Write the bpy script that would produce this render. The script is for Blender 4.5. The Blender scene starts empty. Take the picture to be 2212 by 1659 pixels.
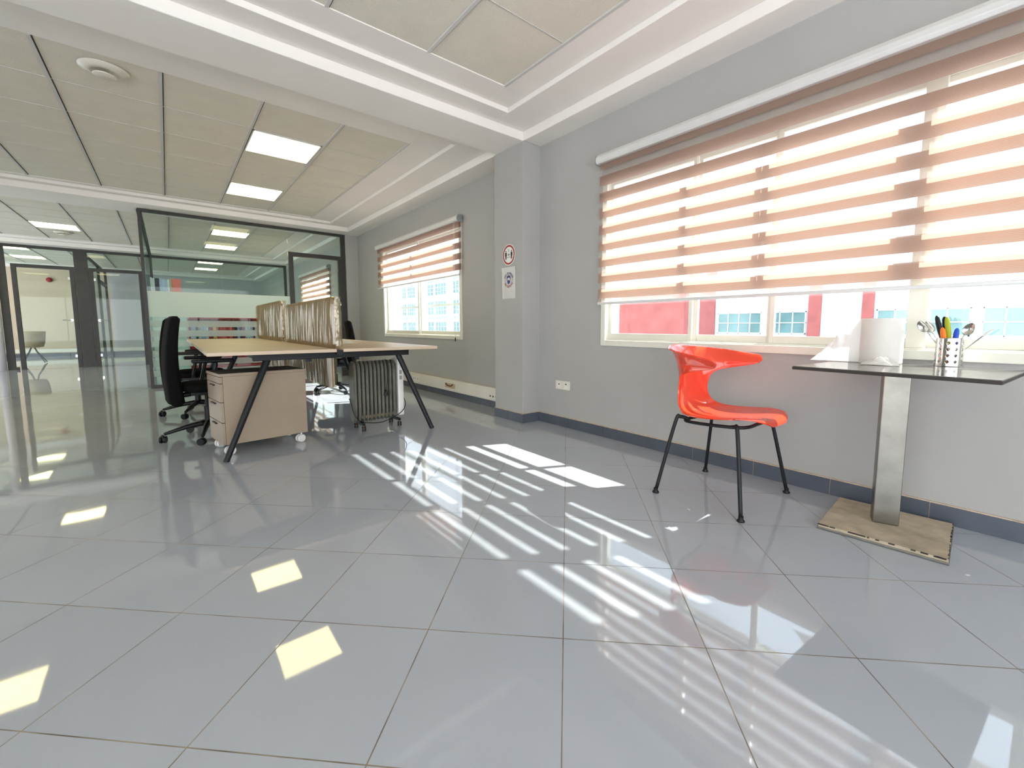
import bpy, bmesh, math, random
from mathutils import Vector, Matrix, noise
from math import sin, cos, pi, radians as rad
random.seed(7)
SC = bpy.context.scene
COL = SC.collection

# ------------------------------------------------------------------ camera, world, sun, exposure
def setup_camera():
    cam = bpy.data.cameras.new('camera'); o = bpy.data.objects.new('camera', cam); COL.objects.link(o)
    yaw, pit, rol = rad(39.79), rad(5.505), rad(.0915)
    f = Vector((sin(yaw)*cos(pit), cos(yaw)*cos(pit), -sin(pit)))
    r = Vector((cos(yaw), -sin(yaw), 0)); u = r.cross(f)
    r2 = cos(rol)*r + sin(rol)*u; u2 = -sin(rol)*r + cos(rol)*u
    o.matrix_world = Matrix(((r2.x, u2.x, -f.x, 0), (r2.y, u2.y, -f.y, 0), (r2.z, u2.z, -f.z, 1.0), (0, 0, 0, 1)))
    cam.sensor_fit = 'HORIZONTAL'; cam.sensor_width = 36
    cam.lens = 36*930.02/2212
    cam.shift_x = -33.43/2212; cam.shift_y = -34.78/2212
    cam.clip_start = .05; cam.clip_end = 400
    SC.camera = o
setup_camera()
SUN = 9.0
SKY = 1.5
PANEL = 2.7
w = bpy.data.worlds.new('sky'); SC.world = w; w.use_nodes = True
nt = w.node_tree; bg = nt.nodes['Background']
tc = nt.nodes.new('ShaderNodeTexCoord'); sx = nt.nodes.new('ShaderNodeSeparateXYZ'); rp = nt.nodes.new('ShaderNodeValToRGB')
nt.links.new(tc.outputs['Generated'], sx.inputs[0]); nt.links.new(sx.outputs[2], rp.inputs[0])
rp.color_ramp.elements[0].position = 0; rp.color_ramp.elements[0].color = (.92, .95, 1, 1)
rp.color_ramp.elements[1].position = .8; rp.color_ramp.elements[1].color = (.66, .80, 1, 1)
nt.links.new(rp.outputs[0], bg.inputs[0]); bg.inputs[1].default_value = SKY
sl = bpy.data.lights.new('sun', 'SUN'); sl.energy = SUN; sl.angle = rad(.6); sl.color = (1, .965, .92)
so = bpy.data.objects.new('sun', sl); COL.objects.link(so); so.location = (10, -5, 12)
so.rotation_euler = Vector((-.93, .428, -1)).to_track_quat('-Z', 'Y').to_euler()
vs = SC.view_settings; vs.view_transform = 'Standard'; vs.look = 'None'; vs.gamma = 1; vs.use_curve_mapping = False
vs.exposure = 1.64
cy = SC.cycles
cy.max_bounces = 9; cy.diffuse_bounces = 4; cy.glossy_bounces = 4; cy.transmission_bounces = 6; cy.transparent_max_bounces = 20
cy.sample_clamp_indirect = 12; cy.sample_clamp_direct = 0; cy.blur_glossy = .25
cy.caustics_reflective = True; cy.caustics_refractive = False

# ------------------------------------------------------------------ materials
def mat(name, c, rough=.5, metal=0, spec=.5, var=.06, scale=8, bump=0, bscale=60, coat=0, trans=0, emis=None, es=0, alpha=1, speck=0):
    m = bpy.data.materials.new(name); m.use_nodes = True; n = m.node_tree; p = n.nodes['Principled BSDF']
    tc = n.nodes.new('ShaderNodeTexCoord'); nz = n.nodes.new('ShaderNodeTexNoise'); nz.inputs['Scale'].default_value = scale
    nz.inputs['Detail'].default_value = 4
    n.links.new(tc.outputs['Object'], nz.inputs['Vector'])
    r = n.nodes.new('ShaderNodeValToRGB'); n.links.new(nz.outputs[0], r.inputs[0])
    r.color_ramp.elements[0].position = .3; r.color_ramp.elements[1].position = .7
    r.color_ramp.elements[0].color = tuple(max(0, x*(1-var)) for x in c)+(1,)
    r.color_ramp.elements[1].color = tuple(min(1, x*(1+var)) for x in c)+(1,)
    col = r.outputs[0]
    if speck:
        n2 = n.nodes.new('ShaderNodeTexNoise'); n2.inputs['Scale'].default_value = 190; n2.inputs['Detail'].default_value = 2
        n.links.new(tc.outputs['Object'], n2.inputs['Vector'])
        r2 = n.nodes.new('ShaderNodeValToRGB'); r2.color_ramp.elements[0].position = .33; r2.color_ramp.elements[1].position = .42
        r2.color_ramp.elements[0].color = (1-speck,)*3+(1,); r2.color_ramp.elements[1].color = (1, 1, 1, 1)
        n.links.new(n2.outputs[0], r2.inputs[0])
        mx = n.nodes.new('ShaderNodeMix'); mx.data_type = 'RGBA'; mx.blend_type = 'MULTIPLY'; mx.inputs[0].default_value = 1
        n.links.new(col, mx.inputs[6]); n.links.new(r2.outputs[0], mx.inputs[7]); col = mx.outputs[2]
    n.links.new(col, p.inputs['Base Color'])
    p.inputs['Roughness'].default_value = rough; p.inputs['Metallic'].default_value = metal
    p.inputs['Specular IOR Level'].default_value = spec
    p.inputs['Coat Weight'].default_value = coat; p.inputs['Coat Roughness'].default_value = .04
    p.inputs['Alpha'].default_value = alpha
    if bump:
        nb = n.nodes.new('ShaderNodeTexNoise'); nb.inputs['Scale'].default_value = bscale; nb.inputs['Detail'].default_value = 3
        n.links.new(tc.outputs['Object'], nb.inputs['Vector'])
        b = n.nodes.new('ShaderNodeBump'); b.inputs['Strength'].default_value = bump; b.inputs['Distance'].default_value = .01
        n.links.new(nb.outputs[0], b.inputs['Height']); n.links.new(b.outputs[0], p.inputs['Normal'])
    if emis:
        p.inputs['Emission Color'].default_value = tuple(emis)+(1,); p.inputs['Emission Strength'].default_value = es
    if trans:
        out = n.nodes['Material Output']; t = n.nodes.new('ShaderNodeBsdfTranslucent'); ms = n.nodes.new('ShaderNodeMixShader')
        ms.inputs[0].default_value = trans; n.links.new(col, t.inputs[0])
        n.links.new(p.outputs[0], ms.inputs[1]); n.links.new(t.outputs[0], ms.inputs[2]); n.links.new(ms.outputs[0], out.inputs[0])
    return m

def glass_mat(name, tint=(.93, .98, .97), f0=.06, f1=.5):
    m = bpy.data.materials.new(name); m.use_nodes = True; n = m.node_tree; n.nodes.remove(n.nodes['Principled BSDF'])
    out = n.nodes['Material Output']; tr = n.nodes.new('ShaderNodeBsdfTransparent'); gl = n.nodes.new('ShaderNodeBsdfGlossy')
    tr.inputs[0].default_value = tint+(1,); gl.inputs['Roughness'].default_value = .01
    lw = n.nodes.new('ShaderNodeLayerWeight'); lw.inputs[0].default_value = .35
    mr = n.nodes.new('ShaderNodeMapRange'); mr.inputs[3].default_value = f0; mr.inputs[4].default_value = f1
    ms = n.nodes.new('ShaderNodeMixShader')
    n.links.new(lw.outputs['Fresnel'], mr.inputs[0]); n.links.new(mr.outputs[0], ms.inputs[0])
    n.links.new(tr.outputs[0], ms.inputs[1]); n.links.new(gl.outputs[0], ms.inputs[2]); n.links.new(ms.outputs[0], out.inputs[0])
    return m

def sheet_mat(name, c, see, trl, rib=0, ribscale=1000):
    """thin cloth or film: part see-through, part translucent, part diffuse, with fine horizontal ribs"""
    m = bpy.data.materials.new(name); m.use_nodes = True; n = m.node_tree; n.nodes.remove(n.nodes['Principled BSDF'])
    out = n.nodes['Material Output']
    tc = n.nodes.new('ShaderNodeTexCoord'); sx = n.nodes.new('ShaderNodeSeparateXYZ'); n.links.new(tc.outputs['Object'], sx.inputs[0])
    ma = n.nodes.new('ShaderNodeMath'); ma.operation = 'MULTIPLY'; ma.inputs[1].default_value = ribscale; n.links.new(sx.outputs[2], ma.inputs[0])
    nz = n.nodes.new('ShaderNodeTexNoise'); nz.inputs['Scale'].default_value = 3
    n.links.new(tc.outputs['Object'], nz.inputs['Vector'])
    ad = n.nodes.new('ShaderNodeMath'); ad.operation = 'ADD'; n.links.new(ma.outputs[0], ad.inputs[0]); n.links.new(nz.outputs[0], ad.inputs[1])
    sn = n.nodes.new('ShaderNodeMath'); sn.operation = 'SINE'; n.links.new(ad.outputs[0], sn.inputs[0])
    mr = n.nodes.new('ShaderNodeMapRange'); mr.inputs[1].default_value = -1; mr.inputs[3].default_value = 1-rib; mr.inputs[4].default_value = 1
    n.links.new(sn.outputs[0], mr.inputs[0])
    mc = n.nodes.new('ShaderNodeMix'); mc.data_type = 'RGBA'; mc.blend_type = 'MULTIPLY'; mc.inputs[0].default_value = 1
    mc.inputs[6].default_value = c+(1,); n.links.new(mr.outputs[0], mc.inputs[7])
    d = n.nodes.new('ShaderNodeBsdfDiffuse'); t = n.nodes.new('ShaderNodeBsdfTranslucent'); a = n.nodes.new('ShaderNodeBsdfTransparent')
    n.links.new(mc.outputs[2], d.inputs[0]); n.links.new(mc.outputs[2], t.inputs[0])
    m1 = n.nodes.new('ShaderNodeMixShader'); m1.inputs[0].default_value = trl
    n.links.new(d.outputs[0], m1.inputs[1]); n.links.new(t.outputs[0], m1.inputs[2])
    m2 = n.nodes.new('ShaderNodeMixShader'); m2.inputs[0].default_value = see
    n.links.new(m1.outputs[0], m2.inputs[1]); n.links.new(a.outputs[0], m2.inputs[2]); n.links.new(m2.outputs[0], out.inputs[0])
    return m

def floor_mat():
    m = bpy.data.materials.new('polished_floor_tile'); m.use_nodes = True; n = m.node_tree; p = n.nodes['Principled BSDF']; L = n.links.new
    def M(op, a, b=None, c=None):
        x = n.nodes.new('ShaderNodeMath'); x.operation = op
        for i, v in enumerate((a, b, c)):
            if v is None: continue
            if isinstance(v, (int, float)): x.inputs[i].default_value = v
            else: L(v, x.inputs[i])
        return x.outputs[0]
    g = n.nodes.new('ShaderNodeTexCoord'); s = n.nodes.new('ShaderNodeSeparateXYZ'); L(g.outputs['Object'], s.inputs[0])
    P = .6288
    a = M('DIVIDE', M('SUBTRACT', M('ADD', s.outputs[0], s.outputs[1]), 1.84), P)
    b = M('DIVIDE', M('ADD', M('SUBTRACT', s.outputs[0], s.outputs[1]), .003), P)
    def dist(q): return M('ABSOLUTE', M('SUBTRACT', M('FRACT', M('ADD', q, .5)), .5))
    dm = M('MINIMUM', dist(a), dist(b))
    mask = M('LESS_THAN', dm, .0038)
    cv = n.nodes.new('ShaderNodeCombineXYZ'); L(M('FLOOR', a), cv.inputs[0]); L(M('FLOOR', b), cv.inputs[1])
    wn = n.nodes.new('ShaderNodeTexWhiteNoise'); L(cv.outputs[0], wn.inputs['Vector'])
    nz = n.nodes.new('ShaderNodeTexNoise'); nz.inputs['Scale'].default_value = 1.3; nz.inputs['Detail'].default_value = 5; L(g.outputs['Object'], nz.inputs['Vector'])
    nf = n.nodes.new('ShaderNodeTexNoise'); nf.inputs['Scale'].default_value = 160; nf.inputs['Detail'].default_value = 3; L(g.outputs['Object'], nf.inputs['Vector'])
    f = M('ADD', M('MULTIPLY', wn.outputs['Value'], .22), M('ADD', M('MULTIPLY', nz.outputs[0], .55), M('MULTIPLY', nf.outputs[0], .3)))
    r = n.nodes.new('ShaderNodeValToRGB'); L(f, r.inputs[0])
    r.color_ramp.elements[0].position = .2; r.color_ramp.elements[0].color = (.385, .412, .450, 1)
    r.color_ramp.elements[1].position = .9; r.color_ramp.elements[1].color = (.455, .485, .525, 1)
    gn = n.nodes.new('ShaderNodeTexNoise'); gn.inputs['Scale'].default_value = 5; L(g.outputs['Object'], gn.inputs['Vector'])
    gr = n.nodes.new('ShaderNodeValToRGB'); L(gn.outputs[0], gr.inputs[0])
    gr.color_ramp.elements[0].position = .4; gr.color_ramp.elements[0].color = (.10, .075, .05, 1)
    gr.color_ramp.elements[1].position = .65; gr.color_ramp.elements[1].color = (.30, .25, .18, 1)
    mx = n.nodes.new('ShaderNodeMix'); mx.data_type = 'RGBA'; L(mask, mx.inputs[0]); L(r.outputs[0], mx.inputs[6]); L(gr.outputs[0], mx.inputs[7])
    L(mx.outputs[2], p.inputs['Base Color'])
    sm = n.nodes.new('ShaderNodeTexNoise'); sm.inputs['Scale'].default_value = 2.2; sm.inputs['Detail'].default_value = 6; L(g.outputs['Object'], sm.inputs['Vector'])
    ro = M('ADD', M('MULTIPLY', sm.outputs[0], .035), .018)
    L(M('ADD', ro, M('MULTIPLY', mask, .5)), p.inputs['Roughness'])
    p.inputs['Specular IOR Level'].default_value = .85
    # each tile lies at its own very slight tilt, and the polish is a little wavy
    vm = n.nodes.new('ShaderNodeVectorMath'); vm.operation = 'SUBTRACT'; L(wn.outputs['Color'], vm.inputs[0]); vm.inputs[1].default_value = (.5, .5, .5)
    v2 = n.nodes.new('ShaderNodeVectorMath'); v2.operation = 'MULTIPLY'; L(vm.outputs[0], v2.inputs[0]); v2.inputs[1].default_value = (.0035, .0035, 0)
    wv = n.nodes.new('ShaderNodeTexNoise'); wv.inputs['Scale'].default_value = 2.5; L(g.outputs['Object'], wv.inputs['Vector'])
    bp = n.nodes.new('ShaderNodeBump'); bp.inputs['Strength'].default_value = .035; bp.inputs['Distance'].default_value = .01; L(wv.outputs[0], bp.inputs['Height'])
    v3 = n.nodes.new('ShaderNodeVectorMath'); v3.operation = 'ADD'; L(bp.outputs[0], v3.inputs[0]); L(v2.outputs[0], v3.inputs[1])
    v4 = n.nodes.new('ShaderNodeVectorMath'); v4.operation = 'NORMALIZE'; L(v3.outputs[0], v4.inputs[0]); L(v4.outputs[0], p.inputs['Normal'])
    return m

M = {}
M['floor'] = floor_mat()
M['wall'] = mat('grey_wall_paint', (.415, .405, .385), .85, var=.03, scale=1.5, bump=.12, bscale=160)
M['wall_white'] = mat('pale_wall_paint', (.60, .57, .60), .8, var=.03, scale=1.5)
M['wall_tan'] = mat('warm_wall_paint', (.62, .51, .38), .8, var=.03, scale=1.5)
M['ceil'] = mat('white_plaster', (.88, .84, .785), .75, var=.02, scale=2)
M['tile'] = mat('ceiling_tile', (.76, .715, .61), .9, var=.03, scale=6, bump=.25, bscale=120, speck=.22)
M['tbar'] = mat('grid_bar_paint', (.62, .61, .58), .5, var=.03)
M['gap_shade'] = mat('painted_gap_shade', (.05, .05, .055), .9)  # near-black strips paint the shade of the grooves beside the ceiling bars
M['skirt'] = mat('grey_skirting_tile', (.088, .10, .125), .28, var=.12, scale=5, spec=.5)
M['grout'] = mat('tan_grout', (.55, .44, .32), .9, var=.2, scale=20)
M['frame_w'] = mat('cream_window_aluminium', (.78, .76, .66), .35, var=.03)
M['glass'] = glass_mat('window_glass', (.96, .985, .98), .03, .4)
M['pglass'] = glass_mat('partition_glass', (.91, .97, .955), .0, .45)
M['dark'] = mat('dark_grey_frame_paint', (.035, .034, .032), .45, var=.15, scale=12)
M['black'] = mat('black_powder_coat', (.010, .011, .013), .42, spec=.3, var=.1, scale=30)
M['bfab'] = mat('black_chair_fabric', (.006, .006, .006), .9, var=.3, scale=90, bump=.3, bscale=300, spec=.1)
M['bplast'] = mat('black_plastic', (.009, .009, .010), .42, spec=.3, var=.1)
M['wood'] = mat('beige_desk_laminate', (.60, .47, .335), .38, var=.05, scale=3, spec=.4)
M['ped'] = mat('brown_grey_laminate', (.32, .245, .17), .45, var=.05, scale=5)
M['pedtop'] = mat('dark_drawer_top', (.05, .045, .042), .5)
M['white'] = mat('white_plastic', (.80, .79, .74), .35, var=.02)
M['cream'] = mat('cream_trunking_plastic', (.74, .70, .60), .4, var=.05, scale=4)
M['chrome'] = mat('chrome', (.75, .75, .75), .15, metal=1, var=.03)
M['steel'] = mat('brushed_steel', (.27, .255, .225), .28, metal=1, var=.18, scale=9)
M['steelb'] = mat('bright_steel', (.72, .70, .67), .16, metal=1, var=.1, scale=20)
M['red'] = mat('glossy_red_plastic', (.90, .080, .030), .10, var=.03, coat=.7, trans=.22, spec=.6)
M['tabletop'] = mat('dark_laminate_top', (.10, .095, .09), .13, var=.1, spec=.6)
M['tedge'] = mat('dark_table_edge', (.03, .022, .018), .5)
M['base'] = mat('dusty_beige_base_plate', (.46, .38, .27), .6, var=.22, scale=14, bump=.15, bscale=40)
M['paper'] = mat('white_paper', (.86, .84, .80), .8, var=.03, trans=.25, bump=.15, bscale=50)
M['opaque'] = sheet_mat('brown_blind_fabric', (.60, .44, .36), .0, .62, .22, 900)
M['sheer'] = sheet_mat('sheer_blind_mesh', (.86, .76, .68), .76, .55, .1, 900)
M['film'] = sheet_mat('frosted_film', (.88, .97, .92), .14, .45)
M['film2'] = sheet_mat('light_frosted_film', (.80, .90, .87), .55, .45)
M['alu'] = mat('silver_aluminium', (.72, .72, .70), .4, metal=.2, var=.03)
M['capg'] = mat('grey_end_cap', (.30, .31, .31), .4)
M['emit'] = mat('lit_diffuser', (.9, .85, .6), .6, emis=(1, .86, .42), es=PANEL)
M['card'] = mat('brown_cardboard', (.26, .18, .105), .8, var=.12, scale=7, bump=.1, bscale=30)
M['heat'] = mat('grey_green_enamel', (.125, .12, .095), .3, var=.25, scale=7, spec=.5)
M['rust'] = mat('rusty_metal', (.30, .20, .09), .7, var=.4, scale=25)
M['redsign'] = mat('red_sign_ink', (.33, .012, .015), .5)
M['pink'] = mat('coral_folder', (.85, .20, .16), .6)
M['blue'] = mat('blue_ink', (.02, .04, .20), .5)
M['bfac'] = mat('white_facade', (.50, .52, .57), .9, var=.03, scale=.5)
M['rfac'] = mat('red_facade', (.34, .095, .085), .85, var=.15, scale=1.2)
M['yfac'] = mat('cream_facade', (.82, .76, .55), .9)
M['bglass'] = mat('teal_window_pane', (.13, .24, .24), .15, var=.2, scale=.8, spec=.7)
M['ground'] = mat('pale_street', (.50, .50, .50), .9)
def pal(n, c, r=.55): 
    M[n] = mat(n, c, r, var=.08); return M[n]
for n, c in dict(lightblue_card=(.45, .62, .80), navy_card=(.03, .04, .07), white_card=(.78, .80, .84), yellow_card=(.82, .50, .05), dark_red_board=(.42, .025, .025),
                 red_tray=(.78, .10, .09), cyan_card=(.25, .60, .80), tan_card=(.55, .38, .22), lilac_card=(.50, .52, .70), lime_plastic=(.45, .50, .02),
                 orange_plastic=(.95, .22, .01), blue_plastic=(.02, .08, .60), pale_cabinet=(.55, .66, .58), tan_shell=(.42, .30, .18), brown_burn=(.07, .025, .01), grey_marks=(.35, .33, .30)).items(): pal(n, c)

# ------------------------------------------------------------------ geometry helpers
def obj(name, bm, m, parent=None, smooth=False, bev=0, seg=2):
    me = bpy.data.meshes.new(name)
    bmesh.ops.recalc_face_normals(bm, faces=bm.faces[:]) if bm.faces else None
    bm.to_mesh(me); bm.free()
    for x in (m if isinstance(m, (list, tuple)) else [m]): me.materials.append(x)
    if smooth:
        for p in me.polygons: p.use_smooth = True
    o = bpy.data.objects.new(name, me); COL.objects.link(o)
    if parent: o.parent = parent
    if bev:
        b = o.modifiers.new('bevel', 'BEVEL'); b.width = bev; b.segments = seg; b.limit_method = 'ANGLE'; b.harden_normals = False
    return o
def thing(name, label, cat, loc=(0, 0, 0), rz=0, group=None):
    o = bpy.data.objects.new(name, None); COL.objects.link(o); o.location = loc; o.rotation_euler = (0, 0, rz); o.empty_display_size = .1
    return tag(o, label, cat, group)
def tag(o, label, cat, group=None):
    o['label'] = label; o['category'] = cat
    if group: o['group'] = group
    return o
def struct(name, bm, m, parent=None, label=None, **k):
    o = obj(name, bm, m, parent, **k)
    if not parent: o['kind'] = 'structure'
    if label: o['label'] = label
    return o
def sgroup(name, label=None):
    o = bpy.data.objects.new(name, None); COL.objects.link(o); o['kind'] = 'structure'
    if label: o['label'] = label
    return o
def B(*bs, bm=None, mi=0):
    bm = bm or bmesh.new()
    for b in bs:
        x0, x1, y0, y1, z0, z1 = b
        m = Matrix.Translation(((x0+x1)/2, (y0+y1)/2, (z0+z1)/2)) @ Matrix.Diagonal((abs(x1-x0), abs(y1-y0), abs(z1-z0), 1))
        r = bmesh.ops.create_cube(bm, size=1, matrix=m)
        if mi:
            for v in r['verts']:
                for f in v.link_faces: f.material_index = mi
    return bm
def cyl(p, q, r0, r1=None, seg=20, bm=None, cap=True):
    bm = bm or bmesh.new(); p = Vector(p); q = Vector(q); d = q-p; r1 = r0 if r1 is None else r1
    m = Matrix.Translation((p+q)/2) @ d.to_track_quat('Z', 'Y').to_matrix().to_4x4()
    bmesh.ops.create_cone(bm, cap_ends=cap, segments=seg, radius1=r0, radius2=r1, depth=d.length, matrix=m)
    return bm
def tube(pts, r, seg=10, bm=None, n=0, closed=False):
    """smooth tube through points (Catmull-Rom when n>0); r a number or a list"""
    bm = bm or bmesh.new(); pts = [Vector(p) for p in pts]
    rr = r if isinstance(r, (list, tuple)) else [r]*len(pts)
    if n:
        P = []; R = []
        N = len(pts)
        for i in range(N if closed else N-1):
            a, b, c, d = [pts[(i+k) % N] if closed else pts[min(max(i+k, 0), N-1)] for k in (-1, 0, 1, 2)]
            for j in range(n):
                t = j/n
                P.append(.5*((2*b)+(-a+c)*t+(2*a-5*b+4*c-d)*t*t+(-a+3*b-3*c+d)*t**3)); R.append(rr[i]*(1-t)+rr[(i+1) % N]*t)
        if not closed: P.append(pts[-1]); R.append(rr[-1])
        pts, rr = P, R
    N = len(pts); rings = []; up = None
    for i, p in enumerate(pts):
        if closed: t = (pts[(i+1) % N]-pts[i-1]).normalized()
        else: t = (pts[min(i+1, N-1)]-pts[max(i-1, 0)]).normalized()
        if up is None: up = Vector((0, 0, 1)) if abs(t.z) < .9 else Vector((1, 0, 0))
        a = (up-t*up.dot(t)).normalized(); up = a; b = t.cross(a)
        rings.append([bm.verts.new(p+rr[i]*(cos(2*pi*k/seg)*a+sin(2*pi*k/seg)*b)) for k in range(seg)])
    for i in range(N if closed else N-1):
        A, C = rings[i], rings[(i+1) % N]
        for k in range(seg): bm.faces.new((A[k], A[(k+1) % seg], C[(k+1) % seg], C[k]))
    if not closed:
        bm.faces.new(rings[0][::-1]); bm.faces.new(rings[-1])
    return bm
def lathe(prof, seg=32, bm=None, c=(0, 0, 0)):
    bm = bm or bmesh.new(); R = []
    for r, z in prof:
        R.append([bm.verts.new((c[0]+r*cos(2*pi*k/seg), c[1]+r*sin(2*pi*k/seg), c[2]+z)) for k in range(seg)] if r > 1e-6 else [bm.verts.new((c[0], c[1], c[2]+z))])
    for A, C in zip(R, R[1:]):
        for k in range(seg):
            v = [A[k % len(A)], A[(k+1) % len(A)], C[(k+1) % len(C)], C[k % len(C)]]
            u = []
            for x in v:
                if x not in u: u.append(x)
            if len(u) > 2: bm.faces.new(u)
    return bm
def grid(fn, nu, nv, bm=None, closed_u=False):
    bm = bm or bmesh.new(); V = [[bm.verts.new(fn(i/nu, j/nv)) for i in range(nu if closed_u else nu+1)] for j in range(nv+1)]
    W = len(V[0])
    for j in range(nv):
        for i in range(nu): bm.faces.new((V[j][i], V[j][(i+1) % W], V[j+1][(i+1) % W], V[j+1][i]))
    return bm
def poly(pts, th, frame, bm=None):
    """extrude a 2D outline: frame(u,v,w)->Vector"""
    bm = bm or bmesh.new(); a = [bm.verts.new(frame(u, v, 0)) for u, v in pts]; b = [bm.verts.new(frame(u, v, th)) for u, v in pts]; n = len(pts)
    bm.faces.new(a[::-1]); bm.faces.new(b)
    for i in range(n): bm.faces.new((a[i], a[(i+1) % n], b[(i+1) % n], b[i]))
    return bm
def text_mesh(s, size, mtx, bm, bold=0):
    cu = bpy.data.curves.new('t', 'FONT'); cu.body = s; cu.size = size; cu.align_x = 'CENTER'; cu.align_y = 'CENTER'; cu.extrude = .0004; cu.offset = bold
    to = bpy.data.objects.new('t', cu); COL.objects.link(to); bpy.context.view_layer.update()
    me = bpy.data.meshes.new_from_object(to.evaluated_get(bpy.context.evaluated_depsgraph_get()))
    me.transform(mtx); bm.from_mesh(me); bpy.data.objects.remove(to); bpy.data.curves.remove(cu); bpy.data.meshes.remove(me)
    return bm
def copy_tree(o, parent=None):
    c = o.copy(); COL.objects.link(c); c.parent = parent
    if parent: c.matrix_parent_inverse = o.matrix_parent_inverse.copy()
    for ch in [x for x in bpy.data.objects if x.parent == o]: copy_tree(ch, c)
    return c
def relabel(o, label, loc=None, rz=None):
    o['label'] = label
    if loc: o.location = loc
    if rz is not None: o.rotation_euler = (0, 0, rz)
    return o

# ------------------------------------------------------------------ the shell
XW, XW2, XL, YB, YF = 3.0, 3.05, -6.0, -3.2, 20.7
TOP = 3.15
fl = B((XL-.2, XW2+.25, YB-.2, YF+.2, -.1, 0)); struct('floor', fl, M['floor'], label='glossy blue-grey tiled floor laid on the diagonal')
ZB, ZC, ZG, ZT = 2.805, 2.885, 2.925, 2.932
def wall_with_holes(y0, y1, x0, x1, holes):
    bs = []; y = y0
    for a, b, z0, z1 in holes:
        bs += [(x0, x1, y, a, 0, TOP), (x0, x1, a, b, 0, z0), (x0, x1, a, b, z1, TOP)]; y = b
    bs.append((x0, x1, y, y1, 0, TOP)); return B(*bs)
WB = (-.115, 2.56, .83, 2.295); W2 = (5.02, 7.72, .82, 2.37); W3 = (11.0, 13.7, .82, 2.37)
struct('wall_right', wall_with_holes(YB, 3.90, XW, XW+.14, [WB]), M['wall'], label='grey wall with the wide window')
struct('wall_right_far', wall_with_holes(3.90, YF, XW2, XW2+.14, [W2, W3]), M['wall'], label='grey wall beyond the pillar')
struct('wall_pillar', B((2.78, XW2+.05, 3.41, 3.90, 0, 2.81)), M['wall'], bev=.004, label='grey square pillar between the two windows')
struct('wall_far', B((XL, XW2, YF, YF+.15, 0, TOP)), M['wall_tan'], label='warm beige back wall of the far rooms')
struct('wall_back', B((XL, XL+.3, YB-.15, YB, 0, TOP), (XL+.3, XW-.3, YB-.15, YB, 0, .15), (XL+.3, XW-.3, YB-.15, YB, 2.5, TOP), (XW-.3, XW, YB-.15, YB, 0, TOP)), M['wall'])  # wide opening behind the camera is added to let in fill daylight
ADDED_LW = [(-2.9, 2.2, .15, 2.5), (9.5, 14.5, .15, 2.7), (15.2, 20.4, .15, 2.7)]  # left wall openings, out of view, added to brighten the interior
struct('wall_left', wall_with_holes(YB, YF, XL-.15, XL, ADDED_LW), M['wall'])
struct('wall_partition_end', B((2.815, XW2, 9.04, 9.24, 0, ZB)), M['wall'], label='short grey wall end beside the glass office door')
# ceiling: soffit along the right wall, cross beams, stepped perimeter, tile fields
struct('ceiling', B((XL-.15, XW2+.14, YB-.15, YF+.15, 3.0, TOP)), M['ceil'])
cb = B((2.78, XW2+.01, YB, 3.41, ZB, 3.0), (2.78, XW2+.01, 3.86, YF, ZB, 3.0),
       (XL, XW2+.01, 3.41, 3.86, ZB, 3.0), (XL, 2.78, 8.75, 9.45, ZB, 3.0), (XL, 2.78, 14.45, 15.15, ZB, 3.0), (XL, 2.78, YF-.3, YF, ZB, 3.0))
struct('trim_1', cb, M['ceil'], label='white ceiling beams and wall soffit', bev=.006)
def ring(o, i, z0, z1):
    return [(o[0], i[0], o[2], o[3], z0, z1), (i[1], o[1], o[2], o[3], z0, z1), (i[0], i[1], o[2], i[2], z0, z1), (i[0], i[1], i[3], o[3], z0, z1)]
bays = [  # outer rect, groove rect, tile rect, runner phase, cell
    ((XL, 2.78, YB, 3.41), (-5.5, 2.436, -2.8, 3.20), (-5.23, 2.21, -2.41, 2.94), 2.21, .676, 2.94, -1),
    ((XL, 2.78, 3.86, 8.75), (-5.5, 2.43, 4.10, 8.62), (-5.30, 2.09, 4.47, 8.515), 2.09, .6715, 4.47, 1),
    ((XL, 2.78, 9.45, 14.45), (-5.5, 2.44, 9.85, 14.28), (-5.24, 2.14, 10.14, 14.18), 2.14, .6715, 10.14, 1),
    ((XL, 2.78, 15.15, 20.4), (-5.5, 2.44, 15.35, 20.2), (-5.24, 2.14, 15.5, 20.2), 2.14, .6715, 15.5, 1)]
pr = []
for o_, g_, t_, x0, c, y0, s in bays: pr += ring(o_, g_, ZC, 3.0) + ring(g_, t_, ZG, 3.0)
struct('trim_2', B(*pr), M['ceil'], label='stepped white plaster surround of the ceiling tiles', bev=.003)
LIGHTCELLS = {0: [], 1: [(1, 1), (1, 4), (5, 3), (8, 1), (8, 4)], 2: [(1, 1), (1, 4), (5, 3), (8, 1), (8, 4)], 3: [(1, 1), (1, 4), (7, 1), (7, 4)]}  # far left and rearmost right lights are additions that brighten the rooms
lights = []
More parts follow.
